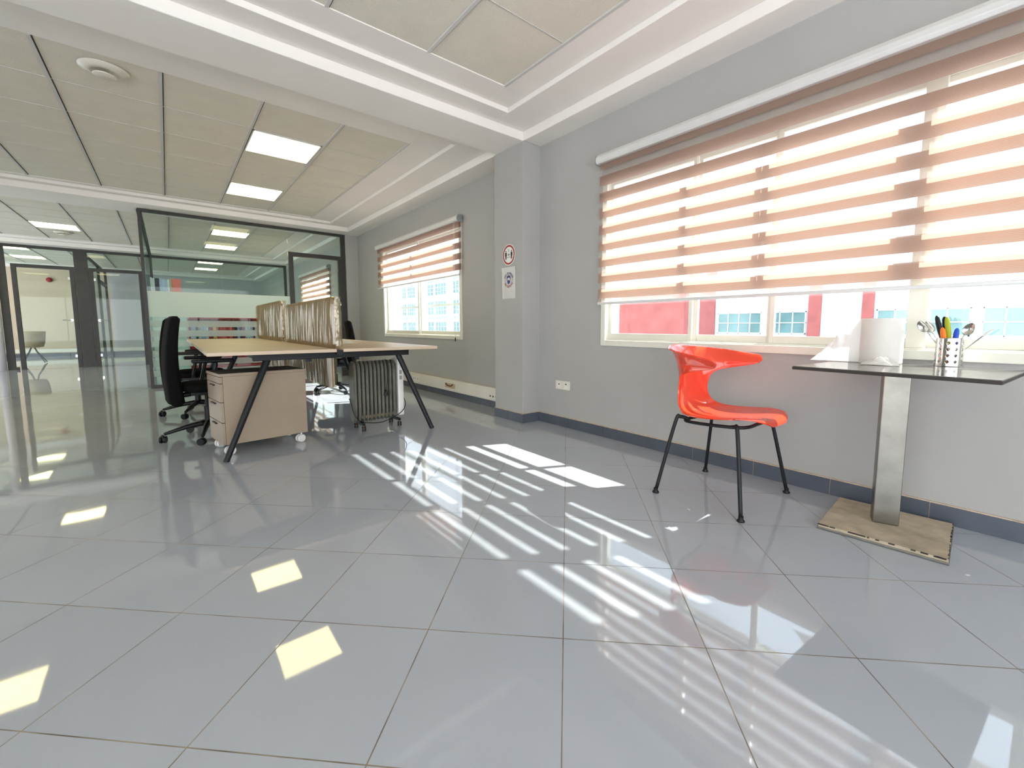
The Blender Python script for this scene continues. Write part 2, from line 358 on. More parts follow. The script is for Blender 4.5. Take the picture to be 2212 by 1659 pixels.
for k, (o_, g_, t_, x0, c, y0, s) in enumerate(bays):
    struct('ceiling_tiles', B((t_[0], t_[1], t_[2], t_[3], ZT, 3.0)), M['tile'], label='field of speckled ceiling tiles')
    bars = bmesh.new(); gap_shades = bmesh.new(); n = int((t_[1]-t_[0])/c+.3)
    for i in range(0, n+1):
        x = x0-i*c
        B((x-.012, x+.010, t_[2], t_[3], ZT-.010, ZT+.005), bm=bars)
        B((x+.010, x+.018, t_[2], t_[3], ZT-.002, ZT+.004), bm=gap_shades)
    m_ = int((t_[3]-t_[2])/c+.3)
    for j in range(1, m_+1):
        y = y0+s*j*c
        if y < t_[2]+.1 or y > t_[3]-.1: continue
        B((t_[0], t_[1], y-.004, y+.004, ZT-.003, ZT+.003), bm=bars); B((t_[0], t_[1], y+.004, y+.0075, ZT-.001, ZT+.003), bm=gap_shades)
    struct('trim_%d' % (3+2*k), bars, M['tbar']); struct('trim_%d' % (4+2*k), gap_shades, M['gap_shade'])
    for i, j in LIGHTCELLS[k]:
        xa = x0-(i+1)*c; ya = y0+s*(j+(1 if s < 0 else 0))*c
        lights.append((xa+.02, xa+c-.02, ya+.012, ya+c-.012, k, i, j))
cap = {(1, 5, 3): 'lit ceiling light mirrored in the floor at the lower left', (1, 8, 1): 'added unseen ceiling light far left over the main room, nearer one', (1, 8, 4): 'added unseen ceiling light far left over the main room, farther one',
       (2, 8, 1): 'added unseen ceiling light at the far left of the corridor ceiling, nearer one', (2, 8, 4): 'added unseen ceiling light at the far left of the corridor ceiling, farther one',
       (3, 1, 1): 'added fill ceiling light in the rearmost room behind both glass walls, nearer one', (3, 1, 4): 'added fill ceiling light in the rearmost room behind both glass walls, farther one',
       (1, 1, 1): 'lit square ceiling light above the desks, the nearer one in its row', (1, 1, 4): 'lit square ceiling light above the desks, the farther one in its row',
       (2, 5, 3): 'lit ceiling light in the corridor ceiling just before the dark door frames', (2, 1, 1): 'lit ceiling light seen through the glass office wall, nearer one',
       (2, 1, 4): 'lit ceiling light seen through the glass office wall, farther one', (3, 7, 1): 'lit ceiling light behind the far left glass partition, nearer one',
       (3, 7, 4): 'lit ceiling light behind the far left glass partition, farther one'}
for x0, x1, y0, y1, k, i, j in lights:
    t = thing('ceiling_light', cap[(k, i, j)], 'ceiling light', ((x0+x1)/2, (y0+y1)/2, ZT), 0, 'square ceiling lights')
    a, b = (x1-x0)/2, (y1-y0)/2
    obj('frame', B((-a, -a+.012, -b, b, -.008, .003), (a-.012, a, -b, b, -.008, .003), (-a, a, -b, -b+.012, -.008, .003), (-a, a, b-.012, b, -.008, .003)), M['white'], t)
    obj('diffuser', B((-a+.012, a-.012, -b+.012, b-.012, -.006, .002)), M['emit'], t)
for (x, y, l) in ((-.25, 4.69, 'round cream ceiling vent above the left side of the room'), (-1.54, 13.2, 'small round ceiling vent near the far corridor light')):
    t = thing('ceiling_vent', l, 'vent', (x, y, ZT))
    obj('cone', lathe([(.12, -.001), (.145, -.010), (.145, -.016), (.10, -.030), (.075, -.036), (.07, -.03), (0, -.028)], 40), M['cream'], t, smooth=True)
    obj('centre_disc', lathe([(0, -.062), (.062, -.060), (.070, -.054), (.062, -.050), (.02, -.048), (.02, -.03), (0, -.03)], 40), M['cream'], t, smooth=True)

# skirtings
def skirting(name, x, y0, y1, side=1, z1=.095):
    bs = []; gs = []; y = y0; 
    while y < y1:
        e = min(y+.44, y1); bs.append((x-.014, x+.002, y+.0015, e-.0015, 0, z1)); y = e
    o = struct(name, B(*bs), M['skirt'], bev=.001)
    struct('grout', B((x-.010, x, y0, y1, 0, z1+.006)), M['grout'], o)
skirting('baseboard_right', XW, YB, 3.41)
skirting('baseboard_right_far', XW2, 3.92, 9.04)
skirting('baseboard_right_office', XW2, 9.26, YF)
o = struct('baseboard_pillar', B((2.766, 2.78, 3.396, 3.655, 0, .095), (2.766, 2.78, 3.659, 3.90, 0, .095), (2.781, XW-.016, 3.396, 3.409, 0, .095)), M['skirt'])
struct('grout', B((2.772, 2.781, 3.402, 3.90, 0, .101), (2.775, 3.0, 3.402, 3.411, 0, .101)), M['grout'], o)
struct('baseboard_far', B((XL, XW2, YF-.015, YF, 0, .10)), M['skirt'])

# windows
def window(name, y0, y1, z0, z1, xin, mull, label, thick=()):
    t = sgroup(name, label); f = bmesh.new()
    B((xin-.018, xin+.01, y0-.0, y0+.05, z0, z1), (xin-.018, xin+.01, y1-.05, y1, z0, z1), (xin-.018, xin+.01, y0+.05, y1-.05, z0, z0+.05), (xin-.018, xin+.01, y0+.05, y1-.05, z1-.05, z1), bm=f)
    B((xin+.01, xin+.13, y0, y0+.045, z0, z1), (xin+.01, xin+.13, y1-.045, y1, z0, z1), (xin+.01, xin+.13, y0, y1, z0, z0+.06), (xin+.01, xin+.13, y0, y1, z1-.05, z1), bm=f)
    obj('frame', f, M['frame_w'], t, bev=.004)
    ed = [y0+.045]+list(mull)+[y1-.045]
    for i, (a, b) in enumerate(zip(ed, ed[1:])):
        s = bmesh.new(); xs = xin+.055 if i % 2 else xin+.085; w_ = .028
        if thick and i < len(ed)-2 and mull[i] in thick: B((xin+.03, xin+.13, b-.04, b+.04, z0+.06, z1-.05), bm=s)
        B((xs-.012, xs+.018, a, a+w_, z0+.06, z1-.05), (xs-.012, xs+.018, b-w_, b, z0+.06, z1-.05), (xs-.012, xs+.018, a+w_, b-w_, z0+.06, z0+.11), (xs-.012, xs+.018, a+w_, b-w_, z1-.08, z1-.05), bm=s)
        q = obj('sash', s, M['frame_w'], t, bev=.002)
        obj('pane', B((xs, xs+.005, a+w_-.003, b-w_+.003, z0+.105, z1-.075)), M['glass'], q)
    obj('guard_bar', B((xin+.155, xin+.19, y0-.05, y1+.05, 1.30, 1.334)), M['frame_w'], t)
    return t
window('window_1', *WB, XW, [.44, 1.17, 1.72], 'wide cream-framed sliding window on the near right wall', thick=(.44,))
window('window_2', *W2, XW2, [6.41], 'cream-framed sliding window beyond the pillar')
window('window_3', *W3, XW2, [12.35], 'window inside the glass office')
for i, (a, b, z0, z1) in enumerate(ADDED_LW):
    f = bmesh.new(); yy = a
    B((XL-.1, XL, a, b, z0, z0+.05), (XL-.1, XL, a, b, z1-.05, z1), bm=f)
    for q in range(5): B((XL-.1, XL, a+(b-a-.05)*q/4, a+(b-a-.05)*q/4+.05, z0+.05, z1-.05), bm=f)
    t = struct('window_%d' % (4+i), f, M['frame_w'])  # frames for the added, unseen left wall openings

f = bmesh.new()
for q in range(6): B((XL+.3+q*1.66, XL+.35+q*1.66, YB-.1, YB, .2, 2.45), bm=f)
B((XL+.3, XW-.3, YB-.1, YB, .15, .2), (XL+.3, XW-.3, YB-.1, YB, 2.45, 2.5), bm=f)
struct('window_8', f, M['frame_w'])  # added glazing frame, unseen, for the fill opening in the back wall

# zebra roller blinds
PITCH = .137; SH = .056
def blind(label, y0, y1, ztop, zbot, x, zf, zb, chain_y, chain_z):
    t = thing('roller_blind', label, 'window blind', (x, (y0+y1)/2, zbot), 0, 'striped roller blinds'); h = (y1-y0)/2
    # head rail: rounded box
    prof = [(.045, .0), (.045, .085), (.0, .085), (-.025, .075), (-.040, .05), (-.042, .02), (-.03, .0)]
    T = ztop-zbot
    obj('head_rail', poly(prof, 2*h+.04, lambda u, v, w_: Vector((u, -h-.02+w_, T+v))), M['alu'], t, bev=.003)
    for s in (-1, 1): obj('end_cap', poly([(a*1.05, b*1.05-.002) for a, b in prof], .006, lambda u, v, w_: Vector((u, s*(h+.0205)+(w_ if s > 0 else -w_), T+v))), M['capg'], t)
    obj('bottom_rail', B((-.012, .012, -h, h, -.008, .012)), M['alu'], t, bev=.003)
    for nm, xo, zc in (('front_fabric', 0, zf), ('rear_fabric', .033, zb)):
        bm = bmesh.new(); z = .012; top = T+.01
        ed = []
        k = math.floor((zbot-zc)/PITCH)-1
        while True:
            a = zc+k*PITCH-SH/2-zbot; b = a+SH
            if a > top: break
            ed.append((a, b)); k += 1
        cur = z; segs = []
        for a, b in ed:
            if b <= cur: continue
            a2 = max(a, cur)
            if a2 > cur: segs.append((cur, min(a2, top), 0))
            segs.append((a2, min(b, top), 1)); cur = min(b, top)
        if cur < top: segs.append((cur, top, 0))
        ny = 24
        for a, b, mi in segs:
            vs_ = []
            for zz in (a, b):
                vs_.append([bm.verts.new((xo+.0025*sin(3.1*yy*h+xo*40)+.0012*sin(9*yy*h+zz*5), yy*h, zz)) for yy in [-1+2*q/ny for q in range(ny+1)]])
            for q in range(ny):
                f = bm.faces.new((vs_[0][q], vs_[0][q+1], vs_[1][q+1], vs_[1][q])); f.material_index = mi
        obj(nm, bm, [M['opaque'], M['sheer']], t)
    if chain_y is not None:
        ch = bmesh.new()
        for dx in (-.006, .010): tube([(-.045+dx, chain_y-(y0+y1)/2, T+.02), (-.045+dx, chain_y-(y0+y1)/2, chain_z-zbot)], .0016, 6, ch)
        c_ = obj('pull_chain', ch, M['alu'], t); obj('chain_weight', cyl((-.043, chain_y-(y0+y1)/2, chain_z-zbot-.03), (-.043, chain_y-(y0+y1)/2, chain_z-zbot+.02), .007, .007, 12), M['bplast'], c_)
    return t
blind('wide striped beige and brown roller blind over the large near window', -.15, 2.565, 2.385, 1.20, 2.95, 1.3525, 1.3635, None, 0)
blind('striped roller blind on the smaller window beyond the pillar', 5.0, 7.83, 2.36, 1.675, 2.992, 1.30, 1.311, 5.05, .83)
blind('striped roller blind on the window inside the glass office', 10.95, 13.75, 2.36, 1.30, 2.992, 1.30, 1.311, None, 0)

# ------------------------------------------------------------------ glass partitions and doors
def glass_front():
    t = sgroup('glass_partition', 'glass office wall with dark frame and frosted film'); y = 9.1; z1 = ZB-.002
    obj('frame', B((-.255, 2.815, y-.03, y+.03, z1-.045, z1), (-.255, -.215, y-.03, y+.03, 0, z1-.045), (2.735, 2.813, y-.03, y+.03, 0, z1-.045), (-.215, 1.80, y-.03, y+.03, 0, .05)), M['dark'], t, bev=.002)
    for a, b in ((-.215, .77), (.775, 1.795)): obj('pane', B((a, b, y-.005, y+.005, .05, z1-.045)), M['pglass'], t)
    obj('pane', B((1.80, 2.735, y-.005, y+.005, 2.37, z1-.045)), M['pglass'], t)
    obj('film', B((-.21, 1.795, y-.0085, y-.006, 1.14, 1.55)), M['film'], t)
    st = bmesh.new(); z = 1.085
    while z > .25: B((-.21, 1.795, y-.0085, y-.006, z-.105, z), bm=st); z -= .16
    obj('film_stripes', st, M['film2'], t)
    return t
glass_front()
def door(name, x0, x1, y, ztop, hx, hinge, label, ang=0):
    t = sgroup(name, label)
    obj('door_frame', B((x0, x0+.075, y-.035, y+.035, 0, ztop), (x1-.075, x1, y-.035, y+.035, 0, ztop), (x0+.075, x1-.075, y-.035, y+.035, ztop-.075, ztop)), M['dark'], t, bev=.002)
    d = obj('door_leaf', B((x0+.08, x1-.08, y-.006, y+.006, .012, ztop-.08)), M['pglass'], t)
    s = 1 if hx > (x0+x1)/2 else -1
    hb = cyl((hx, y-.05, 1.13), (hx-s*.15, y-.05, 1.13), .012); cyl((hx, y-.05, 1.13), (hx, y+.02, 1.13), .014, bm=hb); cyl((hx, y-.012, 1.13), (hx, y-.02, 1.13), .028, bm=hb)
    obj('door_handle', hb, M['chrome'], t, smooth=False)
    px = x0+.085 if hinge < 0 else x1-.085
    for zz in (.25, ztop-.3): obj('hinge', B((px-.025, px+.025, y-.02, y+.02, zz, zz+.06)), M['chrome'], t)
    return t
door('door_1', 1.80, 2.745, 9.1, 2.37, 1.95, 1, 'dark-framed glass door of the near glass office')
# corridor-end partition at y=14.85
def far_front():
    y = 14.85; z1 = ZB-.002
    t = sgroup('glass_partition_far', 'dark-framed glass wall at the end of the corridor')
    obj('frame', B((XL, 2.86, y-.035, y+.035, z1-.06, z1), (-2.80, -2.68, y-.03, y+.03, 0, z1-.06), (-.40, -.33, y-.03, y+.03, 0, .08), (-.335, -.27, y-.03, y+.03, 0, z1-.06), (2.79, 2.86, y-.03, y+.03, 0, z1-.06),
        (-2.68, -2.63, y-.03, y+.03, 0, .06), (-.27, 2.79, y-.03, y+.03, 0, .06)), M['dark'], t, bev=.002)
    obj('post', B((-1.61, -1.385, y-.05, y+.05, 0, z1-.06)), M['dark'], t)
    for a, b, z0 in ((-2.68, -1.61, 2.38), (-1.385, -.335, 2.38), (-.27, 1.25, .06), (1.255, 2.79, .06), (XL, -2.92, .06)): obj('pane', B((a, b, y-.005, y+.005, z0, z1-.06)), M['pglass'], t)
    return t
far_front()
door('door_2', -2.60, -1.62, 14.85, 2.38, -1.73, 1, 'glass door left of the wide dark post')
door('door_3', -1.375, -.41, 14.85, 2.38, -1.26, -1, 'glass door right of the wide dark post')
# side glass wall of the near office, and glass wall between the far rooms
t = sgroup('glass_partition_side', 'side glass wall of the office running away from the viewer')
obj('frame', B((-.265, -.205, 9.14, 14.80, ZB-.05, ZB-.002), (-.265, -.205, 14.72, 14.80, 0, ZB-.05), (-.255, -.215, 9.14, 14.72, 0, .05)), M['dark'], t)
for k in range(4): obj('pane', B((-.24, -.23, 9.14+k*1.395, 9.14+(k+1)*1.395-.004, .05, ZB-.05)), M['pglass'], t)
t = sgroup('glass_partition_room', 'glass wall dividing the two far rooms')
obj('frame', B((-1.53, -1.47, 14.95, 20.38, ZB-.05, ZB-.002), (-1.53, -1.47, 18.3, 18.38, 0, ZB-.05), (-1.53, -1.47, 20.3, 20.38, 0, ZB-.05), (-1.53, -1.47, 18.38, 20.3, 2.28, 2.38)), M['dark'], t)
obj('pane', B((-1.505, -1.495, 14.95, 18.3, .02, ZB-.05)), M['pglass'], t); obj('pane', B((-1.505, -1.495, 18.38, 20.3, .02, 2.28)), M['pglass'], t)
struct('wall_far_room', B((-1.45, XW2, YF-.035, YF-.02, .11, ZB)), M['wall_white'], label='pale lilac back wall seen through the right glass door')
o = struct('column', cyl((-2.86, 14.78, 0), (-2.86, 14.78, ZB), .062, seg=28), M['wall_white'], label='slim white column at the far left', smooth=True)
# cable trunking
def trunking(x, y0, y1, label, burn=True):
    t = thing('cable_trunking', label, 'cable trunking', (x, (y0+y1)/2, .17)); h = (y1-y0)/2
    obj('cover', B((-.055, 0, -h, h, -.075, .085)), M['cream'], t, bev=.006)
    obj('lid', B((-.060, -.052, -h, h, -.055, .06)), M['cream'], t, bev=.003)
    if burn:
        cy_ = (y0+y1)/2
        bp = bmesh.new(); B((-.064, -.060, 5.15-cy_, 5.42-cy_, -.03, .035), bm=bp); obj('scorched_socket', bp, M['tan_card'], t, bev=.002)
        bp = bmesh.new(); tube([(-.066, 5.20-cy_, .03), (-.068, 5.24-cy_, .006), (-.068, 5.30-cy_, .0), (-.068, 5.36-cy_, .008), (-.066, 5.39-cy_, .03)], .008, 8, bp, n=4); obj('burn_mark', bp, M['brown_burn'], t)
        for yy in (4.18, 4.24, 4.30):
            s = cyl((-.0625, yy-cy_, -.02), (-.061, yy-cy_, -.02), .024, seg=20); q = obj('socket', s, M['white'], t)
            obj('socket_hole', cyl((-.0645, yy-cy_, -.018), (-.0626, yy-cy_, -.018), .013, seg=16), M['brown_burn'], q)
        for yy in (6.28, 6.42, 6.95):
            q = obj('socket', B((-.066, -.060, yy-cy_-.05, yy-cy_+.05, -.03, .04)), M['white'], t, bev=.002); obj('socket_hole', B((-.068, -.066, yy-cy_-.005, yy-cy_+.006, -.01, .02)), M['brown_burn'], q)
    return t
trunking(XW2, 3.93, 9.0, 'cream cable trunking with scorched socket along the wall under the smaller window')
t = thing('cable_trunking', 'cream cable trunking on the back wall of the far rooms', 'cable trunking', (-2.5, YF-.04, .19))
obj('cover', B((-3.3, 2.3, -.03, .0, -.06, .06)), M['cream'], t)

# ------------------------------------------------------------------ wall signs, sockets
def on_pillar(y, z, d=0): return Vector((2.779-d, y, z))
def FR(cy_, cz): return lambda u, v, w_: Vector((2.7785-w_, cy_-u, cz+v))
FM = lambda cy_, cz, d: Matrix(((0, 0, -1, 2.7785-d), (-1, 0, 0, cy_), (0, 1, 0, cz), (0, 0, 0, 1)))
t = thing('distance_sign', 'round red and white 1 m distancing sign on the pillar', 'sign', (0, 0, 0))
cyc, czc = 3.641, 1.741
disc = lambda r, d0, d1, s=64: poly([(r*cos(2*pi*k/s), r*sin(2*pi*k/s)) for k in range(s)], d1-d0, lambda u, v, w_: FR(cyc, czc)(u, v, w_+d0))
obj('backing', disc(.108, .0005, .0025), M['white'], t)
rb = bmesh.new(); N = 64
for k in range(N):
    a, b = 2*pi*k/N, 2*pi*(k+1)/N
    q = [(.100, a), (.100, b), (.082, b), (.082, a)]
    poly([(r*cos(x), r*sin(x)) for r, x in q], .0008, lambda u, v, w_: FR(cyc, czc)(u, v, w_+.0025), rb)
obj('red_ring', rb, M['redsign'], t)
fg = bmesh.new()
def fig(ux):
    f = lambda u, v, w_: FR(cyc, czc)(u+ux, v, w_+.0026)
    poly([(.008*cos(2*pi*k/16), .038+.008*sin(2*pi*k/16)) for k in range(16)], .0006, f, fg)
    poly([(-.014, .027), (.014, .027), (.016, -.008), (.011, -.008), (.010, -.045), (.002, -.045), (0, -.01), (-.002, -.045), (-.010, -.045), (-.011, -.008), (-.016, -.008)], .0006, f, fg)
fig(-.048); fig(.048)
f = lambda u, v, w_: FR(cyc, czc)(u, v, w_+.0026)
poly([(-.024, -.026), (.024, -.026), (.024, -.0225), (-.024, -.0225)], .0006, f, fg)
for s in (-1, 1): poly([(s*.031, -.0243), (s*.021, -.018), (s*.021, -.031)], .0006, f, fg)
obj('figures', fg, M['bplast'], t)
obj('lettering', text_mesh('m', .042, FM(cyc, czc+.004, .003), text_mesh('1', .045, FM(cyc, czc+.040, .003), bmesh.new(), .001), .001), M['bplast'], t)
t = thing('mask_notice', 'white paper mask notice with round blue and red emblem taped to the pillar', 'notice')
pc, pz = 3.642, 1.453
obj('sheet', grid(lambda u, v: Vector((2.7765-.006*max(0, v-.85)/.15-.005*max(0, .1-u)/.1*(v), pc+.112*(1-2*u), pz-.162+.324*v)), 14, 14), M['paper'], t)
em = bmesh.new(); N = 48; fr = lambda u, v, w_: Vector((2.7752-w_, pc-u, pz+.03+v))
for k in range(N):
    a, b = 2*pi*k/N, 2*pi*(k+1)/N
    poly([(.060*cos(a), .060*sin(a)), (.060*cos(b), .060*sin(b)), (.056*cos(b), .056*sin(b)), (.056*cos(a), .056*sin(a))], .0006, fr, em)
def arc_text(s, r, a0, a1, flip, bm):
    n = len(s)
    for i, c in enumerate(s):
        if c == ' ': continue
        a = a0+(a1-a0)*i/(n-1); m2 = Matrix.Translation((r*cos(a), r*sin(a), 0)) @ Matrix.Rotation(a-pi/2 if not flip else a+pi/2, 4, 'Z')
        text_mesh(c, .021, Matrix(((0, 0, -1, 2.7748), (-1, 0, 0, pc), (0, 1, 0, pz+.03), (0, 0, 0, 1))) @ m2, bm, .0006)
arc_text('OBLIGATOIRE', .072, rad(210), rad(330), True, em); obj('red_print', em, M['redsign'], t)
bp = bmesh.new(); arc_text('PORT DU MASQUE', .072, rad(160), rad(20), False, bp)
poly([(-.034, .0), (-.034, .022), (-.026, .04), (0, .050), (.026, .04), (.034, .022), (.034, 0), (.024, 0), (.022, .02), (0, .026), (-.022, .02), (-.024, 0)], .0006, fr, bp)
poly([(-.024, -.002), (.024, -.002), (.022, -.03), (.008, -.042), (-.008, -.042), (-.022, -.03)], .0006, fr, bp)
obj('blue_print', bp, M['blue'], t)
for (yy, l, k) in ((3.094, 'white wall socket with one pin hole, left half of the pair by the pillar', 0), (2.994, 'cream data socket, right half of the pair by the pillar', 1)):
    t = thing('wall_outlet', l, 'wall socket', (XW, yy, .417), 0, 'socket pair on the grey wall')
    obj('plate', B((-.013, 0, -.048, .048, -.044, .044)), M['cream'], t, bev=.003)
    if not k:
        obj('socket_hole', cyl((-.0145, 0, 0), (-.0135, 0, 0), .026, seg=24), M['white'], t); obj('pin_hole', cyl((-.016, -.004, .008), (-.0146, -.004, .008), .008, seg=12), M['brown_burn'], t)
    else:
        obj('shutter', B((-.0145, -.0131, -.022, .022, -.03, .026)), M['white'], t); obj('port', B((-.016, -.0146, -.012, .008, .008, .02)), M['brown_burn'], t)

# ------------------------------------------------------------------ desk cluster
def desks():
    t = thing('bench_desk', 'long beige four-seat bench desk on slanted black legs', 'desk', (1.095, 5.8, 0)); ox, oy = 1.095, 5.8
    L = lambda *b: (b[0]-ox, b[1]-ox, b[2]-oy, b[3]-oy, b[4], b[5])
    for a, b in ((.20, 1.068), (1.122, 1.99)):
        for c, d in ((3.75, 5.797), (5.803, 7.85)): obj('tabletop', B(L(a, b, c, d, .785, .811)), M['wood'], t, bev=.002)
    for y, fy in ((3.98, 3.80), (5.80, 5.80), (7.62, 7.80)):
        obj('crossbar', B(L(.50, 1.79, y-.028, y+.028, .724, .784)), M['black'], t, bev=.004)
        for s, xt, xf in ((-1, .60, .272), (1, 1.69, 1.945)):
            obj('leg', tube([(xt-ox, y-oy, .735), (xf-ox, fy-oy, .0)], [.026, .021], 20), M['black'], t, smooth=False)
            
    for x in (.56, 1.73): obj('side_rail', B(L(x-.025, x+.025, 4.01, 7.59, .726, .780)), M['black'], t, bev=.003)
    obj('cable_tray', B(L(1.070, 1.120, 3.76, 3.815, .764, .800)), M['black'], t)
    for x in (.9, 1.3): obj('bracket', B(L(x-.02, x+.02, 3.97, 3.99, .70, .724)), M['black'], t)
desks()
# dividers wrapped in plastic
def divider(y0, y1, z0, z1, label, seed, n0, n1):
    t = thing('desk_divider', label, 'desk divider', (1.094, (y0+y1)/2, z0), 0, 'wrapped desk dividers'); h = (y1-y0)/2; H = z1-z0; rr = .06
    zn = .812-z0
    out = [(-h+n0, 0), (h-n1, 0)]+([(h-n1, zn), (h, zn)] if n1 else [])+[(h-rr+rr*cos(a), H-rr+rr*sin(a)) for a in [k*pi/12 for k in range(7)]]+[(-h+rr-rr*sin(a), H-rr+rr*cos(a)) for a in [k*pi/12 for k in range(7)]]+([(-h, zn), (-h+n0, zn)] if n0 else [])
    obj('board', poly(out, .026, lambda u, v, w_: Vector((w_-.013, u, v))), M['card'], t)
    obj('foam_edge', B((.015, .024, -h+n0+.01, h-n1-.01, .0, H-.03)), M['white'], t)
    # draped film: closed loop around the board with folds
    def fn(u, v):
        # u around (front face, far edge, back face, near edge), v up
        per = u*2; z = v*H
        ins = 0
        if z > H-rr: ins = rr-math.sqrt(max(0, rr*rr-(z-(H-rr))**2))
        hh = h-ins+.008; lo, hi = -hh, hh
        if z < zn: lo += n0; hi -= n1
        if per < 1: y = lo+(hi-lo)*per; x = -.017
        else: y = hi-(hi-lo)*(per-1); x = .027
        fold = noise.noise(Vector((y*14+seed, z*1.6+.35*y, seed)))+.6*noise.noise(Vector((y*34+seed, z*2.2, seed+5)))
        amp = .012*(.35+1.0*min(1, (H-z)/.12))
        sag = .010*sin(min(1, v)*pi)
        x += (-1 if per < 1 else 1)*(.010+sag*.5+abs(fold)*amp)
        if zn-.05 < z < zn+.02: x = max(-.0235, min(.0250, x))
        return Vector((x*(1 if v < .999 else .5), y, z+(-.004 if v < .01 else 0)+(.006 if v > .995 else 0)))
    bm = grid(fn, 300, 46, closed_u=True)
    obj('plastic_wrap', bm, M['wrap'], t, smooth=True)
    # crumpled open edge of the wrap at the near end
    pts = []
    ed = bmesh.new()
    def fe(u, v):
        z = zn+.01+v*(H-zn)*.96; nn = noise.noise(Vector((z*9, seed, 3))); n2 = noise.noise(Vector((z*22, u*5, seed)))
        return Vector((-.015+.05*u+.012*n2, -h-.012-.018*sin(u*pi)*(1+nn)-.012*abs(n2), z+.01))
    grid(fe, 10, 60, ed); obj('loose_flap', ed, M['wrap'], t, smooth=True)
def wrap_mat():
    m = bpy.data.materials.new('clear_wrinkled_plastic'); m.use_nodes = True; n = m.node_tree; n.nodes.remove(n.nodes['Principled BSDF']); out = n.nodes['Material Output']
    tr = n.nodes.new('ShaderNodeBsdfTransparent'); tr.inputs[0].default_value = (.98, .93, .80, 1)
    gl = n.nodes.new('ShaderNodeBsdfGlossy'); gl.inputs['Roughness'].default_value = .18; gl.inputs[0].default_value = (1, .97, .9, 1)
    df = n.nodes.new('ShaderNodeBsdfTranslucent'); df.inputs[0].default_value = (.15, .13, .085, 1)
    d2 = n.nodes.new('ShaderNodeBsdfDiffuse'); d2.inputs[0].default_value = (.25, .205, .12, 1)
    a = n.nodes.new('ShaderNodeAddShader'); n.links.new(df.outputs[0], a.inputs[0]); n.links.new(d2.outputs[0], a.inputs[1])
    tc = n.nodes.new('ShaderNodeTexCoord'); mp = n.nodes.new('ShaderNodeMapping'); mp.inputs['Scale'].default_value = (1, 15, 2.6); n.links.new(tc.outputs['Object'], mp.inputs[0])
    nz = n.nodes.new('ShaderNodeTexNoise'); nz.inputs['Scale'].default_value = 1; nz.inputs['Detail'].default_value = 4; nz.inputs['Distortion'].default_value = 1.6; n.links.new(mp.outputs[0], nz.inputs['Vector'])
    cr = n.nodes.new('ShaderNodeMapRange'); cr.inputs[1].default_value = .45; cr.inputs[2].default_value = .72; cr.inputs[3].default_value = .10; cr.inputs[4].default_value = .55; n.links.new(nz.outputs[0], cr.inputs[0])
    m1 = n.nodes.new('ShaderNodeMixShader'); n.links.new(cr.outputs[0], m1.inputs[0]); n.links.new(tr.outputs[0], m1.inputs[1]); n.links.new(a.outputs[0], m1.inputs[2])
    m2 = n.nodes.new('ShaderNodeMixShader'); m2.inputs[0].default_value = .13; n.links.new(m1.outputs[0], m2.inputs[1]); n.links.new(gl.outputs[0], m2.inputs[2])
    n.links.new(m2.outputs[0], out.inputs[0]); return m
M['wrap'] = wrap_mat()
divider(3.83, 5.72, .46, 1.245, 'nearer brown desk divider wrapped in clear wrinkled plastic', 1.3, .19, 0)
divider(6.0, 7.86, .46, 1.31, 'farther brown desk divider wrapped in clear wrinkled plastic', 7.7, 0, .28)
# pedestal
def caster(nm, p, rz, r, mt, parent, mfork, twin=True):
    w_ = bmesh.new(); d = Vector((cos(rz), sin(rz), 0)); pr = Vector((-d.y, d.x, 0)); c = Vector(p)+Vector((0, 0, r))+d*(-r*.3)
    g = r*.22
    for s in (-1, 1):
        a = c+pr*s*g; b = c+pr*s*(g+r*.5)
        cyl(a, b, r, r*.94, 22, w_)
    o = obj(nm, w_, mt, parent, bev=r*.06)
    f = bmesh.new(); cyl(c+pr*(-g*.9), c+pr*(g*.9), r*.45, r*.45, 14, f); cyl(Vector(p)+Vector((0, 0, r*1.3)), Vector(p)+Vector((0, 0, r*2.35)), r*.28, r*.28, 12, f)
    tube([c+Vector((0, 0, r*.3)), Vector(p)+Vector((0, 0, r*1.5))], r*.3, 8, f)
    obj('caster_fork', f, mfork, o)
    return o
def pedestal():
    t = thing('drawer_pedestal', 'brown-grey drawer pedestal on white casters under the bench desk', 'drawer unit', (.275, 3.965, 0), rad(7.5))
    L, D = .615, .40
    obj('body', B((.022, L, 0, D, .085, .615)), M['ped'], t, bev=.002)
    obj('top', B((-.002, L+.004, -.004, D+.004, .6155, .637)), [M['ped']], t, bev=.002)
    obj('top_surface', B((.004, L, .004, D, .6372, .6382)), M['pedtop'], t)
    zs = [(.565, .612), (.42, .560), (.262, .415), (.087, .257)]
    for i, (a, b) in enumerate(zs):
        q = obj('drawer', B((0, .0205, .001, D-.001, a, b)), M['ped'], t, bev=.0015)
        if i: obj('drawer_handle', B((-.014, 0, D/2-.06, D/2+.06, b-.022, b-.014)), M['bplast'], q, bev=.002)
    for x, y in ((.05, .04), (L-.05, .04), (.05, D-.05), (L-.05, D-.05)): caster('caster', (x+.01, y, 0), rad(20), .034, M['white'], t, M['steelb'])
pedestal()

